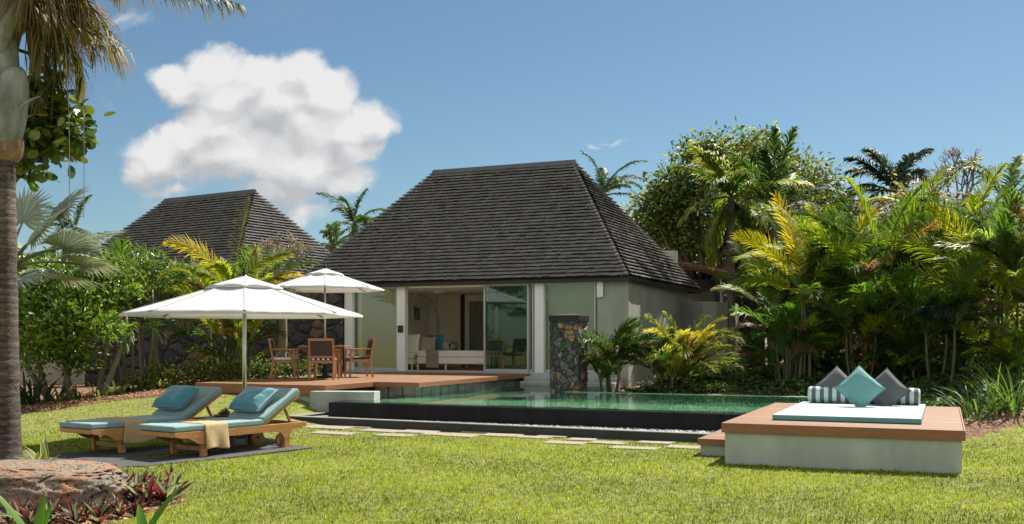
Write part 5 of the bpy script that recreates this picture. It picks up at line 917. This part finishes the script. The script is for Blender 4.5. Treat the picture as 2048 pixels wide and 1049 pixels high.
rr = np.random.default_rng(160); X, Y = atz(15, 18.5)[:2]; t = thing('silver_fan_palm', 'fan palm with stiff silvery grey green fans left of the rear villa', 'palm', (X, Y, gz(X, Y))); fb = FB(); hub = np.array([0, 0, zat(520, 18.5)-gz(X, Y)])
mb = MB(); mb.tube([(0, 0, -.1), (0, 0, hub[2])], [.13, .11], 12); mb.build('trunk', palmbark, t, smooth=True)
for k, (px, py, dy, az, el) in enumerate([(75, 470, .1, .3, .9), (140, 500, -.3, -.1, .35), (60, 560, -.5, -.8, -.1), (110, 560, .2, -.4, .05), (30, 440, .3, 1.8, 1.2), (150, 480, .5, .4, .4), (20, 560, -.3, -2, .2), (95, 420, .6, .8, 1.0), (0, 500, 0, 3, .6), (165, 530, -.1, -.25, .05)]):
    c = np.array([(px-1024)/F_*18.5-X, dy, zat(py, 18.5)-gz(X, Y)]); mb = MB(); mb.tube(curve(hub-np.array([0, 0, .15]), c, (0, 0, .08), 5), [.03, .026, .024, .02, .016], 6); mb.build('petiole', caneM, t)
    fan(fb, rr, c, az, el, .85, (.24, .28, .21) if k % 3 else (.30, .33, .22))
fb.build('fans', foliage('silver_leaf', .6, .22, .3, (1, 1, .9)), t)
# sea grape
t = tree('sea grape branch with large round glossy leaves hanging at upper left', -200, 13.2, [(95, 260, 13, 60, 42), (60, 200, 13.2, 55, 50), (130, 290, 13, 32, 18), (50, 320, 13, 30, 20), (110, 215, 13, 30, 30), (160, 262, 13, 18, 10)], 120, 8, .155, .15, [(.06, .11, .02), (.12, .18, .03), (.035, .07, .015), (.2, .22, .03)], 170, .12, name='sea_grape_tree', tpl=T_RND, trunk_r=.11, nl=10, lm=leafShiny, shell=.3)
# foreground royal palm
X, Y = atz(4, 12.0)[:2]; t = thing('foreground_palm', 'foreground palm with ringed grey brown trunk at the left edge and hanging leaflets above', 'palm', (X, Y, 0)); mb = MB(); pts = []; rad = []; cc = []; rr = np.random.default_rng(180); H1 = zat(318, 12)
N = 150
for i in range(N):
    z = -.1+(H1+.1)*i/(N-1); rg_ = math.sin(z*2*math.pi/.085+3.5*noise.noise(Vector((0, 0, z*3)))); pts.append((.012*noise.noise(Vector((3, 0, z*4))), 0, z)); rad.append((.208-.0022*z*8+.05*math.exp(-z*5))*(1+.014*rg_+.012*noise.noise(Vector((0, 5, z*9))))); k = .5+.3*(rg_ > -.3)+rr.uniform(-.22, .22); k *= .8+.4*noise.noise(Vector((1, 2, z*1.5))); cc.append((k, k*.93, k*.86))
mb.tube(pts, rad, 40, cols=cc); mb.build('trunk', mat('ringed_bark', (.055, .043, .034), .9, .5, 9, 1.0, 30, attr=True, stretch=(1, 1, 3.5), col2=(.27, .225, .185)), t, smooth=True)
sheathM = mat('grey_leaf_sheath', (.085, .09, .07), .7, .35, 5, .8, 24, col2=(.31, .32, .28), stretch=(1, 1, .5)); deadM = mat('brown_sheath', (.06, .035, .02), .85, .4, 7, .8, 24, col2=(.38, .24, .14), stretch=(1, 1, .6))
P3 = lambda px, py, dy=0: ((px-4)/F_*12, dy, zat(py, 12))
for pts_, rd, mm, nm in (([P3(6, 330), P3(8, 290), P3(12, 262)], [.205, .235, .20], deadM, 'old_sheath'), ([P3(4, 310, -.02), P3(12, 255, -.05), P3(22, 200, -.06), P3(36, 158, -.08), P3(52, 138, -.1)], [.19, .235, .235, .17, .05], sheathM, 'leaf_sheath'), ([P3(4, 210), P3(0, 150), P3(8, 100), P3(14, 60)], [.2, .22, .17, .09], sheathM, 'leaf_sheath'),
                         ([P3(0, 120, -.1), P3(16, 85, -.15), P3(40, 35, -.18), P3(80, 0, -.2), P3(150, -60, -.2)], [.10, .10, .07, .05, .04], sheathM, 'petiole'), ([P3(8, 120), P3(6, 60), P3(12, 0), P3(20, -80)], [.13, .11, .09, .05], sheathM, 'petiole'), ([P3(20, 260, -.1), P3(60, 212, -.2), P3(100, 200, -.2)], [.03, .02, .008], sheathM, 'petiole')):
    mb = MB(); mb.tube(pts_, rd, 18); mb.build(nm, mm, t, smooth=True, sub=1)
fb = FB(); cz = zat(-60, 12)
def hangfrond(p0, az, el, Ln, droop, leaf, n, cols, hang=3.0, wd=.03, vee=0):
    frond(fb, rr, p0, az, el, Ln, droop, leaf, n, wd, hang, cols, tip=(.22, .15, .07), start=.1, vee=vee, rad=.03)
for k in range(40):
    q = rr.uniform(0, 1); px = rr.uniform(-30, 70); c = [(.05, .075, .015), (.10, .11, .02), (.16, .13, .04), (.20, .12, .06)][rr.choice(4)]
    hangfrond(P3(px, rr.uniform(-150, 40)+(40 if k % 3 == 0 else 0), rr.uniform(-.1, .9)), rr.uniform(-1.2, 1.3), R(rr.uniform(-35, 45)), rr.uniform(.5, 1.0), rr.uniform(1.0, 2.4), rr.uniform(.45, 1.0), 26, c, rr.uniform(1.5, 4.0), .02)
for k in range(7):
    hangfrond(P3(rr.uniform(0, 60), rr.uniform(-110, -50), rr.uniform(-.3, .6)), rr.uniform(-.25, .25), R(rr.uniform(2, 14)), rr.uniform(2.0, 2.6), rr.uniform(.35, .6), .62, 60, (.05, .07, .02), 2.2, .022)
fb.build('crown', leafM, t)
for k, (p, q) in enumerate((((128, 200), (138, 440)), ((150, 130), (160, 435)))):
    mb = MB(); mb.tube(curve(P3(p[0], p[1]-140, .1*k), P3(*q, .1*k), (.03, 0, 0), 8), .0045, 5); mb.build('hanging_strand', barkG, t)
# foreground rock and plants
def rock(label, name, X, Y, sx, sy, sz, seed, sub=6, rot=0.0, sq=.55):
    import bmesh as bmh
    bm = bmh.new(); bmh.ops.create_icosphere(bm, subdivisions=sub, radius=1)
    for v in bm.verts:
        p = v.co.copy(); q = Vector([math.copysign(abs(c)**sq, c) for c in p]); s = Vector((seed, 0, 0)); d = 1+.10*noise.noise(q*1.2+s)+.06*noise.noise(q*3+s)+.035*noise.noise(q*8+s); n3 = noise.noise(Vector((q.x*16*sx, q.y*16*sy, q.z*30*sz))+s); d -= .13*max(0, n3-.08)+.05*max(0, noise.noise(Vector((q.x*34*sx, q.y*34*sy, q.z*50*sz)))-.15)
        lay = .03*math.sin(q.z*9+2*noise.noise(q*2)); d += lay; v.co = Vector((q.x*sx*d, q.y*sy*d, q.z*sz*(1+.10*noise.noise(q*1.6+s)+.04*noise.noise(q*7+s))))
    me = bpy.data.meshes.new(name); bm.to_mesh(me); bm.free(); me.materials.append(rockM); me.polygons.foreach_set('use_smooth', [True]*len(me.polygons)); o = bpy.data.objects.new(name, me); COL.objects.link(o); o.location = (X, Y, sz*.42); o.rotation_euler = (0, 0, rot); tag(o, label, 'rock')
rockM = bpy.data.materials.new('pitted_rock'); t_, n_, l_ = nt(rockM); b_ = n_['Principled BSDF']; tc = n_.new('ShaderNodeTexCoord')
n1 = n_.new('ShaderNodeTexNoise'); n1.inputs['Scale'].default_value = 3.5; n1.inputs['Detail'].default_value = 8; n1.inputs['Roughness'].default_value = .7; l_.new(tc.outputs['Object'], n1.inputs['Vector']); r1 = n_.new('ShaderNodeValToRGB'); e = r1.color_ramp; e.elements[0].position = .38; e.elements[0].color = (.09, .078, .065, 1); e.elements[1].position = .62; e.elements[1].color = (.27, .125, .06, 1); x = e.elements.new(.5); x.color = (.22, .175, .13, 1); l_.new(n1.outputs['Fac'], r1.inputs[0])
v1 = n_.new('ShaderNodeTexVoronoi'); v1.inputs['Scale'].default_value = 34; n3 = n_.new('ShaderNodeTexNoise'); n3.inputs['Scale'].default_value = 12; l_.new(tc.outputs['Object'], n3.inputs['Vector']); va = n_.new('ShaderNodeVectorMath'); va.operation = 'MULTIPLY_ADD'; va.inputs[1].default_value = (.12, .12, .12); l_.new(n3.outputs['Color'], va.inputs[0]); l_.new(tc.outputs['Object'], va.inputs[2]); l_.new(va.outputs[0], v1.inputs['Vector'])
pm = n_.new('ShaderNodeMapRange'); pm.inputs[1].default_value = .12; pm.inputs[2].default_value = .34; l_.new(v1.outputs['Distance'], pm.inputs[0]); gm = n_.new('ShaderNodeMath'); gm.operation = 'MAXIMUM'; n4 = n_.new('ShaderNodeTexNoise'); n4.inputs['Scale'].default_value = 5; l_.new(tc.outputs['Object'], n4.inputs['Vector']); m4 = n_.new('ShaderNodeMapRange'); m4.inputs[1].default_value = .56; m4.inputs[2].default_value = .64; l_.new(n4.outputs['Fac'], m4.inputs[0]); l_.new(m4.outputs[0], gm.inputs[0]); l_.new(pm.outputs[0], gm.inputs[1])
mxr = n_.new('ShaderNodeMix'); mxr.data_type = 'RGBA'; mxr.inputs['A'].default_value = (.05, .042, .036, 1); l_.new(gm.outputs[0], mxr.inputs['Factor']); l_.new(r1.outputs[0], mxr.inputs['B']); l_.new(mxr.outputs['Result'], b_.inputs['Base Color']); b_.inputs['Roughness'].default_value = .95
bb = n_.new('ShaderNodeBump'); bb.inputs['Strength'].default_value = 1; bb.inputs['Distance'].default_value = .03; sm = n_.new('ShaderNodeMath'); sm.operation = 'MULTIPLY_ADD'; sm.inputs[1].default_value = .8; l_.new(n1.outputs['Fac'], sm.inputs[0]); l_.new(gm.outputs[0], sm.inputs[2]); l_.new(sm.outputs[0], bb.inputs['Height']); l_.new(bb.outputs['Normal'], b_.inputs['Normal'])
rock('long flat pitted boulder in the lower left corner', 'boulder', -4.68, 9.35, 1.2, .55, .255, 3.0, 6, -.05, .66)
rock('small pitted stone behind the right end of the long boulder', 'stone', *atz(192, 10.4)[:2], .22, .16, .12, 8.0, 4)
for i, (px, Z, n, Ln, lb) in enumerate([(95, 10.9, 8, .50, 'variegated plant with yellow edged leaves behind the boulder, right of the palm trunk'), (70, 10.6, 7, .40, 'smaller variegated plant at the foot of the palm trunk'), (5, 10.4, 6, .38, 'variegated plant at the left edge in front of the palm trunk')]):
    straps(lb, px, Z, n, Ln, .075, [(.10, .13, .07), (.16, .17, .10)], 190+i, name='variegated_plant', edge=(.55, .48, .16), el=(50, 82), droop=(.1, .9), spread=.12, fold=.2)
rr = np.random.default_rng(200); pos = [(255, 9.7), (285, 9.6), (312, 9.5), (338, 9.55), (235, 9.2), (268, 9.2), (300, 9.15), (205, 8.5), (170, 8.4), (140, 8.35), (240, 8.6), (110, 8.3), (75, 8.3), (40, 8.35), (15, 8.3), (200, 8.2), (265, 8.6), (150, 8.15), (95, 8.1), (60, 8.15), (150, 10.2), (125, 10.3), (330, 9.25)]
for i, (px, Z) in enumerate(pos):
    X, Y = atz(px+rr.uniform(-6, 6), Z)[:2]; t = thing('purple_rosette_plant', 'purple and grey green rosette plant in the bed around the boulder', 'plant', (X, Y, gz(X, Y)), 0, 'purple rosette plants around the boulder'); fb = FB()
    sz_ = .72 if Z < 8.65 else 1.05
    for k in range(17):
        a = rr.uniform(0, 6.28); c = [(.10, .016, .03), (.15, .025, .04), (.16, .19, .13), (.06, .015, .025), (.22, .24, .17)][rr.choice(5)]
        strap(fb, rr, (0, 0, .0), a, R(rr.uniform(28, 84)), rr.uniform(.18, .34)*sz_, .045*sz_, rr.uniform(-.1, .7), c, fold=.5, n=5)
    fb.build('leaves', leafM, t, smooth=True)
for i, (bx, lb, bl) in enumerate(((( 72, 7.3), 'bright green upright blade leaves in the bottom left corner', [(1.95, 1.0, .62, .10), (1.6, 1.3, .42, .08), (1.2, 1.2, .35, .09)]), ((287, 7.6), 'bright green blade leaf rising from the bottom edge', [(.75, 1.0, .5, .11), (2.2, 1.2, .3, .08)]))):
    X, Y = atz(*bx)[:2]; t = thing('blade_plant', lb, 'plant', (X, Y, 0)); fb = FB(); rr = np.random.default_rng(3)
    for (az, el, ln, w) in bl: strap(fb, rr, (0, 0, -.02), math.pi-az*0 if (i == 0 and az > 1.9) else az, el, ln, w, .25, (.10, .22, .02), n=10, fold=.15, taper=.75)
    fb.build('leaves', leafM, t, smooth=True)
# trees standing behind the camera, seen in the glass
for i, (x, y, r) in enumerate([(-9, -9, 2.6), (-3, -12, 3.0), (4, -10, 2.6), (-16, -6, 2.8), (10, -8, 3.0)]):
    t = thing('garden_tree', ['round green tree reflected in the left doors', 'wide green tree reflected in the middle doors', 'small green tree reflected in the pool side glass', 'broad tree standing left behind the lawn', 'tall green tree standing right behind the lawn'][i], 'tree', (x, y, 0), 0, 'trees across the garden'); fb = FB(); rr = np.random.default_rng(300+i)
    crown(fb, rr, [(0, 0, 3.4, r, r, 2.2)], 60, 34, .5, .34, .18, [(.08, .14, .03), (.16, .22, .05), (.03, .06, .02)]); fb.build('crown', leafM, t); mb = MB(); mb.tube([(0, 0, -.1), (0, 0, 3)], [.2, .12], 8); mb.build('trunk', barkM, t)
# ================================================================= SKY, SUN, CAMERA
SUN_EL = 52.0; SAZ = 41.0   # azimuth clockwise from +Y
w = bpy.data.worlds.new('World'); sc.world = w; w.use_nodes = True; n = w.node_tree.nodes; l = w.node_tree.links; n.clear()
out = n.new('ShaderNodeOutputWorld'); sky = n.new('ShaderNodeTexSky'); sky.sky_type = 'NISHITA'; sky.sun_disc = False; sky.sun_elevation = R(SUN_EL); sky.sun_rotation = R(SAZ); sky.air_density = 1.0; sky.dust_density = .35; sky.ozone_density = 2.0; sky.altitude = 50
hs = n.new('ShaderNodeHueSaturation'); hs.inputs['Saturation'].default_value = 1.0; l.new(sky.outputs[0], hs.inputs['Color'])
bg = n.new('ShaderNodeBackground'); bg.inputs['Strength'].default_value = .050
tm = n.new('ShaderNodeMix'); tm.data_type = 'RGBA'; tm.blend_type = 'MULTIPLY'; tm.inputs['Factor'].default_value = 1; tm.inputs['B'].default_value = (.74, .88, .88, 1); l.new(hs.outputs[0], tm.inputs['A']); l.new(tm.outputs['Result'], bg.inputs['Color'])
tc = n.new('ShaderNodeTexCoord'); sx = n.new('ShaderNodeSeparateXYZ'); l.new(tc.outputs['Generated'], sx.inputs[0])
def M(op, a, b=None, c=None, clamp=False):
    q = n.new('ShaderNodeMath'); q.operation = op; q.use_clamp = clamp
    for i, v in enumerate((a, b, c)):
        if v is None: continue
        if isinstance(v, (int, float)): q.inputs[i].default_value = v
        else: l.new(v, q.inputs[i])
    return q.outputs[0]
ym = M('MAXIMUM', sx.outputs[1], .05); ux_ = M('DIVIDE', sx.outputs[0], ym); uz = M('DIVIDE', sx.outputs[2], ym)
cv = n.new('ShaderNodeCombineXYZ'); l.new(ux_, cv.inputs[0]); l.new(uz, cv.inputs[1])
def noise_(scale, det, vec, rough=.55, off=(0, 0, 0)):
    a = n.new('ShaderNodeVectorMath'); a.operation = 'ADD'; a.inputs[1].default_value = off; l.new(vec, a.inputs[0]); q = n.new('ShaderNodeTexNoise'); q.inputs['Scale'].default_value = scale; q.inputs['Detail'].default_value = det; q.inputs['Roughness'].default_value = rough; l.new(a.outputs[0], q.inputs['Vector']); return q
w1 = noise_(14, 5, cv.outputs[0]); wv = n.new('ShaderNodeVectorMath'); wv.operation = 'MULTIPLY_ADD'; wv.inputs[1].default_value = (.055, .055, 0); l.new(w1.outputs['Color'], wv.inputs[0]); l.new(cv.outputs[0], wv.inputs[2])
wo = n.new('ShaderNodeVectorMath'); wo.operation = 'ADD'; wo.inputs[1].default_value = (-.0275, -.0275, 0); l.new(wv.outputs[0], wo.inputs[0])
BLOBS = [(640, 190, 85, 62, 1), (690, 255, 85, 62, 1), (520, 160, 75, 60, 1), (400, 165, 95, 45, 1), (445, 245, 95, 60, 1), (385, 275, 100, 50, .95), (1235, 273, 50, 14, .30), (1190, 285, 36, 12, .27), (240, 38, 110, 34, .33), (610, 425, 100, 50, .5), (330, 395, 110, 26, .33), (425, 135, 75, 55, 1), (350, 140, 62, 32, .85), (480, 190, 100, 60, 1), (605, 145, 62, 58, 1), (560, 210, 110, 75, 1), (620, 250, 110, 70, 1), (430, 235, 75, 35, .9), (320, 305, 92, 58, 1), (450, 300, 150, 75, 1), (600, 320, 150, 75, 1), (740, 235, 68, 52, 1), (700, 290, 75, 50, .9), (690, 350, 60, 45, .8), (270, 330, 45, 45, .8), (560, 370, 120, 40, .75), (340, 370, 100, 22, .5), (600, 425, 75, 40, .42), (590, 380, 90, 60, .55)]
def density(off):
    v = n.new('ShaderNodeVectorMath'); v.operation = 'ADD'; v.inputs[1].default_value = (*off, 0); l.new(wo.outputs[0], v.inputs[0]); acc = None
    for (px, py, rx, ry, k) in BLOBS:
        s = n.new('ShaderNodeVectorMath'); s.operation = 'SUBTRACT'; s.inputs[1].default_value = ((px-1024)/F_, (H_-py)/F_, 0); l.new(v.outputs[0], s.inputs[0])
        m_ = n.new('ShaderNodeVectorMath'); m_.operation = 'MULTIPLY'; m_.inputs[1].default_value = (F_/rx/1.25, F_/ry/1.25, 0); l.new(s.outputs[0], m_.inputs[0])
        g = n.new('ShaderNodeVectorMath'); g.operation = 'LENGTH'; l.new(m_.outputs[0], g.inputs[0]); d = M('MULTIPLY', M('SUBTRACT', 1.0, g.outputs['Value'], clamp=True), k); acc = d if acc is None else M('SMOOTH_MAX', acc, d, .09)
    acc = M('SUBTRACT', acc, .085, clamp=True); acc = M('MULTIPLY', acc, 1.12)
    nz = noise_(20, 10, v.outputs[0], .62); nz2 = noise_(48, 7, v.outputs[0], .6)
    return M('ADD', acc, M('MULTIPLY', M('MULTIPLY', acc, 7.0, clamp=True), M('ADD', M('MULTIPLY', M('SUBTRACT', nz.outputs['Fac'], .5), .75), M('MULTIPLY', M('SUBTRACT', nz2.outputs['Fac'], .5), .26))))
d0 = density((0, 0)); d1 = density((.010, .022))
al = n.new('ShaderNodeMapRange'); al.interpolation_type = 'SMOOTHSTEP'; al.inputs[1].default_value = .05; al.inputs[2].default_value = .46; l.new(d0, al.inputs[0])
# wispy clouds low on the sky and a few faint ones
nw = noise_(7, 7, cv.outputs[0], .62, (3.1, 1.7, 0)); fz = n.new('ShaderNodeMapRange'); fz.inputs[1].default_value = .56; fz.inputs[2].default_value = .80; l.new(nw.outputs['Fac'], fz.inputs[0])
wis = M('MULTIPLY', fz.outputs[0], M('MULTIPLY', M('SUBTRACT', -.17, ux_, clamp=True), 1.6, clamp=True))
fwd = n.new('ShaderNodeMapRange'); fwd.inputs[1].default_value = .1; fwd.inputs[2].default_value = .3; l.new(sx.outputs[1], fwd.inputs[0])
alpha = M('MULTIPLY', M('MAXIMUM', M('MULTIPLY', al.outputs[0], .97), wis), fwd.outputs[0])
lt = n.new('ShaderNodeMapRange'); lt.inputs[1].default_value = -.42; lt.inputs[2].default_value = .28; l.new(M('ADD', M('SUBTRACT', d0, d1), M('MULTIPLY', M('SUBTRACT', uz, .21), .9)), lt.inputs[0])
cc = n.new('ShaderNodeMix'); cc.data_type = 'RGBA'; cc.inputs['A'].default_value = (.54, .55, .57, 1); cc.inputs['B'].default_value = (.90, .89, .88, 1); l.new(lt.outputs[0], cc.inputs['Factor'])
bc = n.new('ShaderNodeBackground'); bc.inputs['Strength'].default_value = CLOUD = .47; l.new(cc.outputs['Result'], bc.inputs['Color'])
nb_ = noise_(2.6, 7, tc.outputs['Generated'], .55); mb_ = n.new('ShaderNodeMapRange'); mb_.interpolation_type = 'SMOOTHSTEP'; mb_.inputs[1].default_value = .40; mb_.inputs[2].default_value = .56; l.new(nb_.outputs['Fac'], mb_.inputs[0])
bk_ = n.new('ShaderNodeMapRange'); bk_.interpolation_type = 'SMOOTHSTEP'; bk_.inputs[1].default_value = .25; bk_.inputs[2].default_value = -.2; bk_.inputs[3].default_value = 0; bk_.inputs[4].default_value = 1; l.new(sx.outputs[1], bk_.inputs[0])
a2 = M('MULTIPLY', mb_.outputs[0], M('MULTIPLY', M('MULTIPLY', M('SUBTRACT', .25, sx.outputs[1], clamp=True), 2.2, clamp=True), M('MULTIPLY', sx.outputs[2], 14, clamp=True)))  # unseen cloud banks behind and overhead, added to fill the shadows
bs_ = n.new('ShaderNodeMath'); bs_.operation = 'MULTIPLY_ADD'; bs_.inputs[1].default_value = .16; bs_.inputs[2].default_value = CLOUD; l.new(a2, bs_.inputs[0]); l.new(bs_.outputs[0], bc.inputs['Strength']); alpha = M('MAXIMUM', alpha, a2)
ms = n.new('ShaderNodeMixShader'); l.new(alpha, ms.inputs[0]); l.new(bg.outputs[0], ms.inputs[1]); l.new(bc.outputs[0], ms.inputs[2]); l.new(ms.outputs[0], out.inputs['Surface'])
sl = bpy.data.lights.new('sun', 'SUN'); sl.energy = 4.8; sl.angle = R(.5); sl.color = (1, .93, .83); so = bpy.data.objects.new('sun', sl); COL.objects.link(so)
sd = Vector((math.sin(R(SAZ))*math.cos(R(SUN_EL)), math.cos(R(SAZ))*math.cos(R(SUN_EL)), math.sin(R(SUN_EL)))); so.rotation_euler = (sd).to_track_quat('Z', 'Y').to_euler(); so.location = (5, 5, 30)
cam = bpy.data.cameras.new('camera'); co = bpy.data.objects.new('camera', cam); COL.objects.link(co); co.location = (0, 0, EYE); co.rotation_euler = (R(90), 0, 0)
cam.sensor_width = 36; cam.lens = F_/2048*36; cam.shift_y = (H_-524.5)/2048; cam.clip_end = 2000; cam.clip_start = .1; sc.camera = co
sc.view_settings.view_transform = 'Standard'; sc.view_settings.look = 'None'; sc.view_settings.gamma = 1; sc.view_settings.exposure = 1.02
sc.cycles.max_bounces = 12; sc.cycles.transparent_max_bounces = 12; sc.cycles.diffuse_bounces = 8; sc.cycles.glossy_bounces = 4; sc.cycles.transmission_bounces = 5; sc.cycles.sample_clamp_indirect = 6
